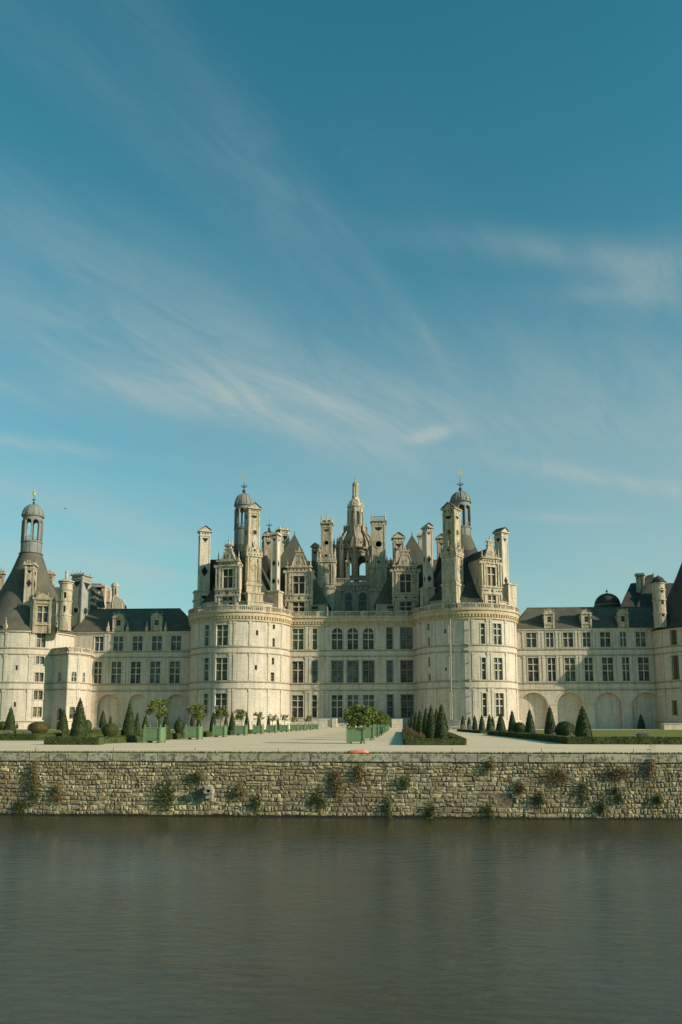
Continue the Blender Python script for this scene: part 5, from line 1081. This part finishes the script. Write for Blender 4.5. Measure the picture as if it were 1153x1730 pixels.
for px, a, b_, wv, lab in left: topiary('slim' if wv < 13 else 'cone', px, a, b_, wv, lab, 'topiary', GL)
right = [(782.5, 1210, 1233, 9.5, 'farthest cone of the right garden, first in its row'), (793, 1211.5, 1233.5, 8, 'second cone from the far end of the right garden row'), (802.5, 1209.5, 1234.5, 9.5, 'third cone from the far end of the right garden row'), (814.5, 1208.6, 1236, 12, 'fourth cone from the far end of the right garden row'),
 (827.5, 1208, 1237.5, 13, 'fifth cone from the far end of the right garden row, with a thinner cone behind'), (833, 1211, 1235, 7.5, 'thin cone hiding behind the fifth cone of the right garden row'), (846.5, 1206, 1240, 18, 'broad cone in front of the lowest window pair of the right tower'), (866, 1201.6, 1241, 16, 'tall cone directly left of the farther ball bush'),
 (895.5, 1200, 1244, 18.5, 'cone directly right of the farther ball bush'), (930, 1195, 1247, 21, 'tall dark cone directly left of the nearer ball bush'), (985.5, 1196, 1251, 30, 'biggest cone of the right garden, right of the nearer ball bush'), (1083.5, 1207.5, 1232, 13, 'lone small cone against the castle wall beyond the lawn'), (1149.5, 1205.5, 1232, 15, 'cone at the right photo edge beyond the lawn')]
for px, a, b_, wv, lab in right: topiary('slim' if wv < 10 else 'cone', px, a, b_, wv, lab, 'topiary', GR_)
bed = [(735.5, 1192.5, 52, 26, 'front right cone of the narrow hedged bed, its lit side to the right'), (719, 1193.8, 58, 21, 'second cone of the narrow hedged bed, left of the front one'), (711, 1197, 66, 16, 'third cone back in the narrow hedged bed'), (701.5, 1201, 74, 14, 'fourth cone back in the narrow hedged bed'), (695, 1204, 84, 13, 'fifth cone back in the narrow hedged bed'), (727.5, 1198, 62, 14, 'cone tip showing in the gap between the two front cones of the bed'), (689, 1207, 95, 10, 'farthest cone of the narrow hedged bed')]
for px, a, Y, wv, lab in bed: topiary('cone', px, a, 0, wv, lab, 'topiary', GB, Y=Y)
for px, a, b_, wv, lab, m in [(65, 1220, 1242, 35, 'wide round russet bush between two cones in the left garden', M_RUST), (186.5, 1222.5, 1247.5, 27, 'round clipped green bush right of the biggest left cone', M_BOX), (148, 1217, 1240, 15, 'round bush half hidden behind the biggest left cone', M_BOX), (6, 1219, 1234, 16, 'low dark bush at the left photo edge', M_BOX),
    (303, 1216, 1241, 17, 'dark clipped ball with a pointed tip between the first and second left planters', M_YEW), (877.5, 1221, 1243, 22, 'farther dark clipped ball bush of the right garden', M_YEW), (955, 1220, 1250, 33, 'nearer big clipped ball bush of the right garden', M_YEW)]:
    topiary('ball', px, a, b_, wv, lab, 'bush', 'round bushes', 'round_bush', m)
topiary('slim', 303, 1210, 1240, 9, 'short pointed yew tip rising out of the dark ball between the first two left planters', 'topiary', GL)
topiary('ball', 686, 1214, 0, 9, 'small brown round bush at the far left corner of the narrow bed', 'bush', 'round bushes', 'round_bush', M_RUST, Y=100)
def clump(px, py_top, py_base, wpx, label, m, name='lavender_bush', cat='shrub', n=500, size=.05, Y=None, spikes=True, seed=1):
    g = G(px, py_base); Y = Y or g.y; x = AT(px, py_base, Y).x; h = AT(px, py_top, Y).z; r = wpx * Y / F / 2; rr = random.Random(seed); b = MB()
    for i in range(n):
        a = rr.random() * 6.283; q = r * math.sqrt(rr.random()); x0, y0 = q * math.cos(a), q * math.sin(a); hh = h * (.55 + .45 * rr.random()) * (1 - .4 * (q / r) ** 2); w_ = size * .3
        if spikes: b.face([(x0 * .5 - w_, y0 * .5, 0), (x0 * .5 + w_, y0 * .5, 0), (x0 + w_ * .5, y0, hh), (x0 - w_ * .5, y0, hh)]); leaves(b, [(x0, y0, hh)], size, rr)
        else: leaves(b, [(x0, y0, hh * rr.random())], size, rr)
    for i, v in enumerate(b.v): b.v[i] = v + Vector((x, Y, 0))
    return tag(b.build(name, m), label, cat, 'lavender clumps')
for i, (px, a, b_, wv, lab) in enumerate([(13, 1232, 1243, 20, 'grey lavender clump at the foot of the first left cone'), (45, 1233, 1243, 16, 'grey lavender clump left of the wide russet bush'), (99, 1233, 1242, 11, 'grey lavender clump left of the medium left cone'), (163, 1226, 1240, 14, 'grey lavender clump between the biggest left cone and the round clipped bush'),
    (794, 1222, 1235, 8, 'pale lavender beside the second far cone of the right row'), (783, 1223, 1235, 8, 'pale lavender at the foot of the farthest right-garden cone'), (833, 1227, 1239, 10, 'pale lavender at the foot of the thin hidden cone'), (818, 1226, 1238, 7, 'pale lavender between the fourth and fifth right cones'), (938, 1237, 1248, 12, 'pale lavender between the tall dark cone and the nearer ball bush'), (966, 1238, 1252, 13, 'pale dry tuft between the nearer ball bush and the biggest right cone'), (1087, 1234, 1250, 22, 'pale dry bush alone behind the hedge on the right lawn'), (905, 1233, 1246, 8, 'small pale tuft right of the farther ball bush')]):
    clump(px, a, b_, wv, lab, M_LAV, seed=i + 3)
for i, (px, a, Y, wv) in enumerate([(694, 1228, 60, 14), (700, 1232, 56, 16), (712, 1236, 50, 14), (752, 1238, 54, 14), (688, 1224, 72, 10)]):
    x = clump(px, a, 1250, wv, ['tall dry grass tuft at the left of the narrow bed', 'dry grass tuft in front of the third bed cone', 'low grass tuft before the two front bed cones', 'dry grass tuft right of the front bed cone', 'dry grass tuft near the brown bush in the bed'][i], M_DRY, 'grass_tuft', 'grass tuft', 260, .05, Y, True, i + 30); x['group'] = 'grass tufts in the bed'

def hedge(pts, wd, h, label, close=False, dens=420):
    b = MB(); rr = random.Random(int(abs(pts[0][0]) * 10)); P = [Vector((p[0], p[1])) for p in pts]
    if close: P.append(P[0])
    for p, q in zip(P, P[1:]):
        d = (q - p); Ln = d.length; d.normalize(); n = Vector((-d.y, d.x)); L_ = []
        a, c = p - d * wd * .35, q + d * wd * .35; hw_ = wd / 2 - .03
        cs = [a + n * -hw_, c + n * -hw_, c + n * hw_, a + n * hw_]; b.plan([(v.x, v.y) for v in cs], 0, h - .03)
        near = min(1.0, 70 / max(min(p.y, q.y), 1)); N_ = int(Ln * dens * near)
        for _ in range(N_):
            s = rr.random() * (Ln + wd * .6) - wd * .3; k = rr.random()
            if k < .45: o, z_ = (rr.random() - .5) * wd, h - .03 + rr.random() * .05
            else: o, z_ = (1 if rr.random() < .5 else -1) * (wd / 2 - .04 + rr.random() * .05), rr.random() * h
            v = p + d * s + n * o; L_.append((v.x, v.y, z_))
        leaves(b, L_, .07, rr)
    return tag(b.build('box_hedge', M_BOX), label, 'hedge', 'low box hedges')
bed_pts = [(.95, 43.9), (3.75, 43.9), (4.9, 70), (4.9, 108), (1.7, 108)]
hedge(bed_pts, .55, .34, 'low clipped hedge frame round the narrow bed of cones right of the planters', True)
b = MB(); b.plan(bed_pts, .004, .05); tag(b.build('bed_soil', simple('soil', (.06, .06, .03), .95)), 'planted soil inside the narrow hedged bed', 'soil', kind='structure')
hedge([g_(776, 1235.3), g_(817, 1239.0)], .6, .30, 'far length of low hedge in front of the right garden row')
hedge([g_(829, 1241.5), g_(905, 1249.3), (g_(968, 1257.5)[0], g_(968, 1257.5)[1] + .3), (30, g_(968, 1257.5)[1] - .9)], .6, .40, 'long low hedge running along the front of the right lawn')
hedge([(-40, g_(40, 1250)[1] + .5), g_(60, 1250.0), g_(105, 1248.0), g_(165, 1246.0)], .9, .42, 'low hedge behind the front bed of the left garden')
hedge([g_(86, 1258), g_(164, 1258.3)], .7, .42, 'short dark front hedge under the biggest left cone')
hedge([g_(170, 1256.5), g_(243, 1253), g_(300, 1248), g_(362, 1243.5), g_(440, 1238)], .7, .40, 'long hedge running back behind the left planter row')
hedge([g_(152, 1246), g_(235, 1242)], .9, .55, 'hedge length behind the round clipped bush')

# ------------------------------------------------------------------ planter boxes and citrus trees
def paint(nt, b):
    n = noise(nt, pos(nt, 1, 1, 1, 'obj'), 5, 5, .65); n2 = noise(nt, pos(nt, 8, 8, .8, 'obj'), 3, 4, .6)
    c = mixc(nt, ramp(nt, n, [(.35, 0), (.7, 1)]), (.125, .205, .095), (.165, .25, .125)); c = mixc(nt, ramp(nt, n2, [(.55, 0), (.75, .5)]), c, (.07, .12, .05))
    nt.links.new(c, b.inputs['Base Color']); b.inputs['Roughness'].default_value = .6
M_PGREEN = mat('green_painted_wood', paint); M_SOIL = bpy.data.materials['soil']
def make_planter():
    t = thing('planter_box', (0, 0, 0), None, None); S, Hh = .5, .92
    for k in range(4):
        b = MB(); b.x = TR(0, 0, 0, 90 * k); b.box(-S + .05, S - .05, -S + .02, -S + .05, .12, Hh - .04)
        n = 8
        for i in range(n): u = -S + .08 + (2 * S - .16) * i / n; b.box(u + .008, u + (2 * S - .16) / n - .008, -S + .002, -S + .02, .14, Hh - .05)
        b.box(-S + .05, S - .05, -S - .012, -S + .0, .24, .29); b.box(-S + .05, S - .05, -S - .012, -S + .0, Hh - .2, Hh - .15); b.box(-S + .04, S - .04, -S - .02, -S + .05, Hh - .05, Hh)
        pn = b.build('panel', M_PGREEN, t)
        for z_ in (.265, Hh - .175): h = MB(); h.x = TR(0, 0, 0, 90 * k); h.box(S - .16, S - .05, -S - .03, -S - .012, z_ - .03, z_ + .03); h.build('hinge', M_IRON, pn)
        b = MB(); sx, sy = ((-1, -1), (1, -1), (1, 1), (-1, 1))[k]; x, y = sx * (S - .02), sy * (S - .02); b.box(x - .055, x + .055, y - .055, y + .055, .0, Hh + .02)
        p = b.build('corner_post', M_PGREEN, t); f = MB(); f.lathe((x, y, Hh + .02), [(.05, 0), (.05, .015), (.022, .03), (.05, .07), (.055, .10), (.035, .14), (0, .17)], 8); f.build('finial', M_PGREEN, p)
    for sx in (-1, 1):
        b = MB(); b.x = Matrix.Translation((sx * .3, 0, .05)) @ Matrix.Rotation(R_(90), 4, 'X'); b.lathe((0, 0, -.35), [(0, 0), (.055, 0), (.055, .7), (0, .7)], 10); b.build('roller', M_IRON, t)
    b = MB(); b.box(-S + .05, S - .05, -S + .05, S - .05, Hh - .12, Hh - .08); b.build('soil', M_SOIL, t)
    return t
def copy_tree(o, parent=None):
    c = o.copy(); col.objects.link(c)
    if parent is not None: c.parent = parent
    for ch in list(o.children): copy_tree(ch, c)
    return c
def make_citrus(seed, n, rx, rz, gap, name='citrus_tree', nb=9, zt=.55):
    rr = random.Random(seed); t = thing(name, (0, 0, 0), None, None); b = MB()
    b.bar((0, 0, 0), (.02, 0, zt), .045, 7, 0, .035); tips = []
    cz = zt + rz * .75
    for i in range(nb):
        a = 6.283 * i / nb + rr.random() * .5; el = .15 + 1.2 * rr.random(); q = Vector((math.cos(a) * math.cos(el) * rx * .75, math.sin(a) * math.cos(el) * rx * .75, zt + math.sin(el) * rz * 1.4)); m_ = Vector((q.x * .45, q.y * .45, zt + (q.z - zt) * .55))
        b.bar((.02, 0, zt - .03), m_, .026, 5, 0, .018); b.bar(m_, q, .018, 5, 0, .006); tips.append(q)
    b.build('trunk', M_BARK, t)
    c = MB(); pts = []; cl = [Vector(((rr.random() - .5) * 1.5 * rx, (rr.random() - .5) * 1.5 * rx, cz + (rr.random() - .5) * 1.5 * rz)) for _ in range(int(26 * (1 - gap)) + 6)] + tips
    cl = [q for q in cl if (q.x / rx) ** 2 + (q.y / rx) ** 2 + ((q.z - cz) / rz) ** 2 < 1.0] 
    for _ in range(n):
        q = rr.choice(cl); d = Vector((rr.gauss(0, 1), rr.gauss(0, 1), rr.gauss(0, 1))).normalized() * (rx * .27 * rr.random() ** .45); pts.append(q + d)
    leaves(c, pts, .115, rr); c.build('crown', M_CIT, t); return t
P0 = make_planter()
trees = {'dense': [make_citrus(21, 3000, .92, .72, .05), make_citrus(22, 3000, .90, .74, .05)], 'open': [make_citrus(31, 1300, .78, .60, .30, zt=.78), make_citrus(32, 1150, .80, .56, .35, zt=.74)], 'thin': [make_citrus(41, 560, .70, .54, .6, nb=7, zt=.7), make_citrus(42, 500, .70, .5, .6, nb=6, zt=.66)]}
ORD = ['nearest', 'second', 'third', 'fourth', 'fifth', 'sixth', 'seventh', 'eighth', 'ninth', 'tenth', 'farthest']
used = {'p': False}
def place(src, key, x, y, lab, cat, group, z=0, rot=0, sc=1):
    if used.get(key): o = copy_tree(src)
    else: o = src; used[key] = True
    o.location = (x, y, z); o.rotation_euler = (0, 0, rot); o.scale = (sc, sc, sc); tag(o, lab, cat, group); return o
lp = [(262, 1.0), (327, 1), (371.5, 1), (408, 1), (436, 1), (459.5, 1), (482.5, 1), (502, 1), (518, 1), (531, 1), (544, 1)]
for i in range(11):
    Y = 48.0 + 9.55 * i; x = AT([262, 328, 372, 408, 436.5, 460, 480.5, 497, 510.5, 521.5, 533][i], 1240, Y).x
    place(P0, 'p', x, Y, ORD[i] + ' green wooden planter box of the left row', 'planter', 'green planter boxes', 0, R_(-1.5 + (i * 37 % 5) * .8))
    if i < 8 or i == 9:
        k = 'open' if i in (0, 1, 3, 9) else ('thin' if i != 2 else 'open'); j = i % 2; sc = [1.0, 1.05, .95, 1.0, 1.0, 1.0, .95, .9, 1, .95, 1][i]
        place(trees[k][j], (k, j), x + (.05 if i else .12), Y, ORD[i] + ' citrus tree of the left planter row' + (', dense and round' if k == 'open' and i < 2 else ', thin crowned'), 'tree', 'citrus trees in planters', .8, i * 1.3, sc)
for i in range(10):
    Y = 46.9 + 9.6 * i; x = -2.1 + .055 * i * 1.0
    x = AT([601.5, 619.5, 630, 636.5, 641, 644.3, 647, 649.3, 651, 652.5][i], 1240, Y).x
    place(P0, 'p', x, Y, (ORD[i] if i < 9 else 'farthest') + ' green wooden planter box of the right row seen end on', 'planter', 'green planter boxes', 0, R_(1 + (i * 23 % 4) * .5))
    j = i % 2; place(trees['dense'][j], ('dense', j), x + (.10 if i == 0 else 0), Y, (ORD[i] if i < 9 else 'farthest') + ' round leafy citrus tree of the right planter row', 'tree', 'citrus trees in planters', .48, i * 2.1, 1.0)

# ------------------------------------------------------------------ small things
for i, px in enumerate([54.5, 190, 331, 472, 762, 908, 1056]):
    p = G(px, 1271.5); b = MB(); b.bar((p.x, YW_ + .8, 0), (p.x, YW_ + .8, .17), .011, 6); b.lathe((p.x, YW_ + .8, .17), [(.016, 0), (.016, .015), (0, .03)], 6)
    tag(b.build('edge_post', simple('rusty_iron_%d' % i, (.10, .06, .04), .8)), ['first', 'second', 'third', 'fourth', 'fifth', 'sixth', 'seventh'][i] + ' thin short metal post from the left along the moat wall edge', 'post', 'thin metal posts on the wall edge')
# deflated orange float draped on the wall edge
p = AT(603, 1272, YW_); rr = random.Random(9); fl = thing('inflatable_float', (p.x, YW_ + .28, 0), 'crumpled orange and pink inflatable float lying on the wall edge', 'float')
def tube(b, pts, rs, n=10):
    rings = []
    for i, (q, r) in enumerate(zip(pts, rs)):
        q = Vector(q); d = (Vector(pts[min(i + 1, len(pts) - 1)]) - Vector(pts[max(i - 1, 0)])).normalized(); Q = d.to_track_quat('Z', 'Y'); rings.append([q + Q @ Vector((r * math.cos(6.283 * k / n), r * math.sin(6.283 * k / n), 0)) for k in range(n)])
    for A, B in zip(rings, rings[1:]):
        for k in range(n): b.face([A[k], A[(k + 1) % n], B[(k + 1) % n], B[k]])
    b.face(rings[0][::-1]); b.face(rings[-1])
M_OR = simple('orange_vinyl', (.75, .22, .11), .4, 0, .25, 9); M_PK = simple('faded_pink_vinyl', (.78, .36, .28), .45, 0, .3, 9)
for nm, m, pts, rs in (('float_tube', M_OR, [(-.42, -.02, .06), (-.25, -.07, .09), (0, -.09, .08), (.2, -.06, .11), (.42, -.02, .08), (.47, .08, .07)], [.05, .075, .085, .08, .075, .04]), ('float_tube', M_PK, [(-.36, .12, .12), (-.15, .16, .15), (.08, .15, .17), (.25, .16, .16), (.40, .12, .14)], [.04, .06, .075, .08, .04]), ('folded_flap', M_PK, [(-.15, .02, .14), (.02, .03, .17), (.18, .02, .155)], [.03, .05, .03])):
    b = MB(); tube(b, [(p.x + a, YW_ + .28 + c, z_) for a, c, z_ in [(a, c, z_ * .62) for a, c, z_ in pts]], [r_ * .68 for r_ in rs]); b.build(nm, m, fl, smooth=True)
# weeds growing out of the moat wall
def wall_weed(px, py, wpx, hpx, m, lab, seed, cat='wall plant', n=320, name='wall_plant'):
    p = AT(px, py, YW_ - .05); r = wpx / 2 / F * YW_; h = hpx / F * YW_; rr = random.Random(seed); b = MB()
    lob = [(0, 0, 1)] + [(rr.uniform(-.65, .65), rr.uniform(-.55, .5), rr.uniform(.4, .8)) for _ in range(2)]
    for i in range(n):
        lx_, lz_, ls_ = rr.choice(lob)
        a = max(-1.2, min(1.2, rr.gauss(0, .5))); c = max(-1, min(1, rr.gauss(0, .42))); out = abs(rr.gauss(0, .1)) + .03; x, z_ = p.x + (a * ls_ + lx_) * r, max(p.z + (c * ls_ + lz_) * h, ZW + .02); leaves(b, [(x, YW_ - out, z_)], .05, rr)
        if i % 4 == 0: q = (p.x + a * r * .6, YW_ - .01, z_ + h * .25 * rr.random()); w_ = .004; b.face([(q[0] - w_, q[1], q[2]), (q[0] + w_, q[1], q[2]), (x + w_, YW_ - out, z_), (x - w_, YW_ - out, z_)])
    return tag(b.build(name, m), lab, cat, 'weeds on the moat wall')
weeds = [(285, 1340, 30, 36, M_WEED, 'largest green weed clump on the moat wall, left of the stone spout'), (60, 1300, 12, 34, M_DRY, 'dry vine strand hanging near the left end of the moat wall'), (55, 1335, 30, 22, M_WEED, 'broad weed patch low on the moat wall near its left end'), (36, 1366, 30, 16, M_WEED, 'green weeds at the waterline near the left edge'), (98, 1341, 24, 18, M_DRY, 'dry weed patch at mid height right of the left vine'),
 (335, 1317, 16, 14, M_WEED, 'small weed tuft above the stone spout'), (404, 1340, 20, 20, M_DRY, 'dry weed tuft right of the stone spout'), (437, 1362, 14, 22, M_WEED, 'narrow green weed at the waterline right of the spout'), (535, 1344, 34, 24, M_WEED, 'broad weed clump left of the wall centre'), (575, 1335, 26, 36, M_DRY, 'tall dry weed mass under the orange float'), (608, 1305, 18, 26, M_DRY, 'dry creeper right below the orange float'), (657, 1362, 14, 26, M_WEED, 'yellow green weed near the waterline right of centre'), (684, 1320, 16, 14, M_WEED, 'small weed tuft right of the wall centre'),
 (728, 1366, 20, 18, M_WEED, 'dark weed at the waterline right of centre'), (826, 1370, 14, 14, M_WEED, 'bright green weed at the waterline below the drain hole'), (829, 1293, 16, 18, M_DRY, 'dry weed under the coping above the drain hole'), (915, 1348, 24, 18, M_WEED, 'round green bush on the wall right of the drain hole'), (948, 1318, 44, 20, M_DRY, 'wide brown creeper patch on the right part of the wall'), (986, 1338, 18, 22, M_WEED, 'upright weed tuft right of the brown creeper patch'), (1016, 1357, 18, 22, M_WEED, 'dark green weed low on the right part of the wall'), (1045, 1345, 18, 18, M_WEED, 'weed tuft between two bushes at the right of the wall'), (1100, 1305, 14, 44, M_DRY, 'long dry creeper hanging from the coping near the right edge'), (1050, 1308, 50, 18, M_DRY, 'brown creeper streak below the coping at the right'), (1114, 1352, 16, 16, M_WEED, 'small round green weed near the right edge of the wall'), (880, 1330, 16, 20, M_DRY, 'faded dry weed just right of the drain hole')]
for i, (px, py, wv, hv, m, lab) in enumerate(weeds): wall_weed(px, py, wv, hv, m, lab, i + 50, n=260 + int(wv * hv * .5))
# bench by the right tower
b = MB(); p = AT(770, 1228, 144); b.box(p.x - 1.0, p.x + 1.0, 143.7, 144.3, .42, .55); b.box(p.x - .9, p.x - .7, 143.75, 144.25, 0, .42); b.box(p.x + .7, p.x + .9, 143.75, 144.25, 0, .42); tag(b.build('stone_bench', M_STONE), 'small pale stone bench at the foot of the right round tower', 'bench')
# flying bird
p = AT(111, 859.5, 90); b = MB(); b.lathe((0, 0, 0), [(0, -.16), (.045, -.08), (.055, 0), (.03, .1), (0, .16)], 8)
b.v = [Vector((v.z, v.y, v.x)) for v in b.v]
b.face([(-.05, 0, 0), (.06, 0, 0), (.0, .22, .07)]); b.face([(.0, .22, .07), (.06, 0, 0), (-.03, .42, .02)]); b.face([(.06, 0, 0), (-.05, 0, 0), (.0, -.22, .07)]); b.face([(.06, 0, 0), (.0, -.22, .07), (-.03, -.42, .02)]); b.face([(-.14, -.03, 0), (-.14, .03, 0), (-.24, 0, 0)])
b.v = [v + p for v in b.v]; tag(b.build('bird', M_IRON), 'tiny dark bird flying in the sky right of the left corner tower lantern', 'bird')

# person in a red top on the entrance steps
def person(x, y, z, h, label):
    import bmesh
    J = {'pelvis': (0, 0, .52), 'chest': (0, 0, .70), 'neck': (0, 0, .825), 'head': (0, -.012, .90), 'top': (0, -.01, .985), 'lh': (.052, 0, .50), 'lk': (.062, -.02, .28), 'la': (.07, .03, .045), 'lt': (.075, -.06, .02), 'rh': (-.052, 0, .50), 'rk': (-.06, -.05, .285), 'ra': (-.065, -.03, .045), 'rt': (-.07, -.12, .02),
         'ls': (.105, 0, .80), 'le': (.135, .01, .63), 'lw': (.125, -.06, .50), 'lf': (.12, -.08, .44), 'rs': (-.105, 0, .80), 're': (-.14, .015, .64), 'rw': (-.12, -.07, .52), 'rf': (-.115, -.09, .46)}
    rad = dict(pelvis=.085, chest=.085, neck=.034, head=.062, top=.035, lh=.055, lk=.036, la=.024, lt=.02, rh=.055, rk=.036, ra=.024, rt=.02, ls=.042, le=.027, lw=.017, lf=.013, rs=.042, re=.027, rw=.017, rf=.013)
    E = [('pelvis', 'chest'), ('chest', 'neck'), ('neck', 'head'), ('head', 'top'), ('pelvis', 'lh'), ('lh', 'lk'), ('lk', 'la'), ('la', 'lt'), ('pelvis', 'rh'), ('rh', 'rk'), ('rk', 'ra'), ('ra', 'rt'), ('chest', 'ls'), ('ls', 'le'), ('le', 'lw'), ('lw', 'lf'), ('chest', 'rs'), ('rs', 're'), ('re', 'rw'), ('rw', 'rf')]
    def skin(name, keys, edges, grow, m, parent):
        ks = list(keys); me = bpy.data.meshes.new(name); me.from_pydata([Vector(J[k]) * h for k in ks], [(ks.index(a), ks.index(b_)) for a, b_ in edges], []); o = bpy.data.objects.new(name, me); col.objects.link(o)
        bm = bmesh.new(); bm.from_mesh(me); L = bm.verts.layers.skin.verify(); bm.verts.ensure_lookup_table()
        for i, k in enumerate(ks): r = (rad[k] + grow) * h; bm.verts[i][L].radius = (r, r * (.75 if k in ('pelvis', 'chest') else 1)); bm.verts[i][L].use_root = i == 0
        bm.to_mesh(me); bm.free(); o.modifiers.new('skin', 'SKIN'); sb = o.modifiers.new('sub', 'SUBSURF'); sb.levels = sb.render_levels = 2; me.materials.append(m)
        if parent: o.parent = parent
        return o
    body = skin('person', list(J), E, 0, simple('skin_tone', (.5, .3, .2), .6), None); body.location = (x, y, z); tag(body, label, 'person')
    skin('red_top', ['chest', 'pelvis', 'ls', 'le', 'rs', 're', 'neck'], [('pelvis', 'chest'), ('chest', 'ls'), ('ls', 'le'), ('chest', 'rs'), ('rs', 're'), ('chest', 'neck')], .012, simple('red_cloth', (.55, .07, .04), .8), body)
    skin('dark_trousers', ['pelvis', 'lh', 'lk', 'la', 'rh', 'rk', 'ra'], [('pelvis', 'lh'), ('lh', 'lk'), ('lk', 'la'), ('pelvis', 'rh'), ('rh', 'rk'), ('rk', 'ra')], .010, simple('dark_cloth', (.04, .04, .045), .9), body)
    b = MB(); b.lathe((x, y + .01 * h, z + .905 * h), [(.058 * h, -.03 * h), (.07 * h, .0), (.066 * h, .05 * h), (.04 * h, .085 * h), (0, .095 * h)], 12); hr = b.build('hair', simple('dark_hair', (.05, .03, .02), .7), None); hr.parent = body; hr.location = Vector(hr.location) - Vector((x, y, z))
    b = MB(); b.lathe((x, y - .072 * h, z + .9 * h), [(0, -.012 * h), (.008 * h, -.006 * h), (0, .014 * h)], 6); ns = b.build('nose', bpy.data.materials['skin_tone'], None); ns.parent = body; ns.location = Vector(ns.location) - Vector((x, y, z))
pp = AT(584, 1222, 149.4)
person(pp.x, 149.45, .66, 1.68, 'person in a red top and dark trousers standing on the entrance steps')
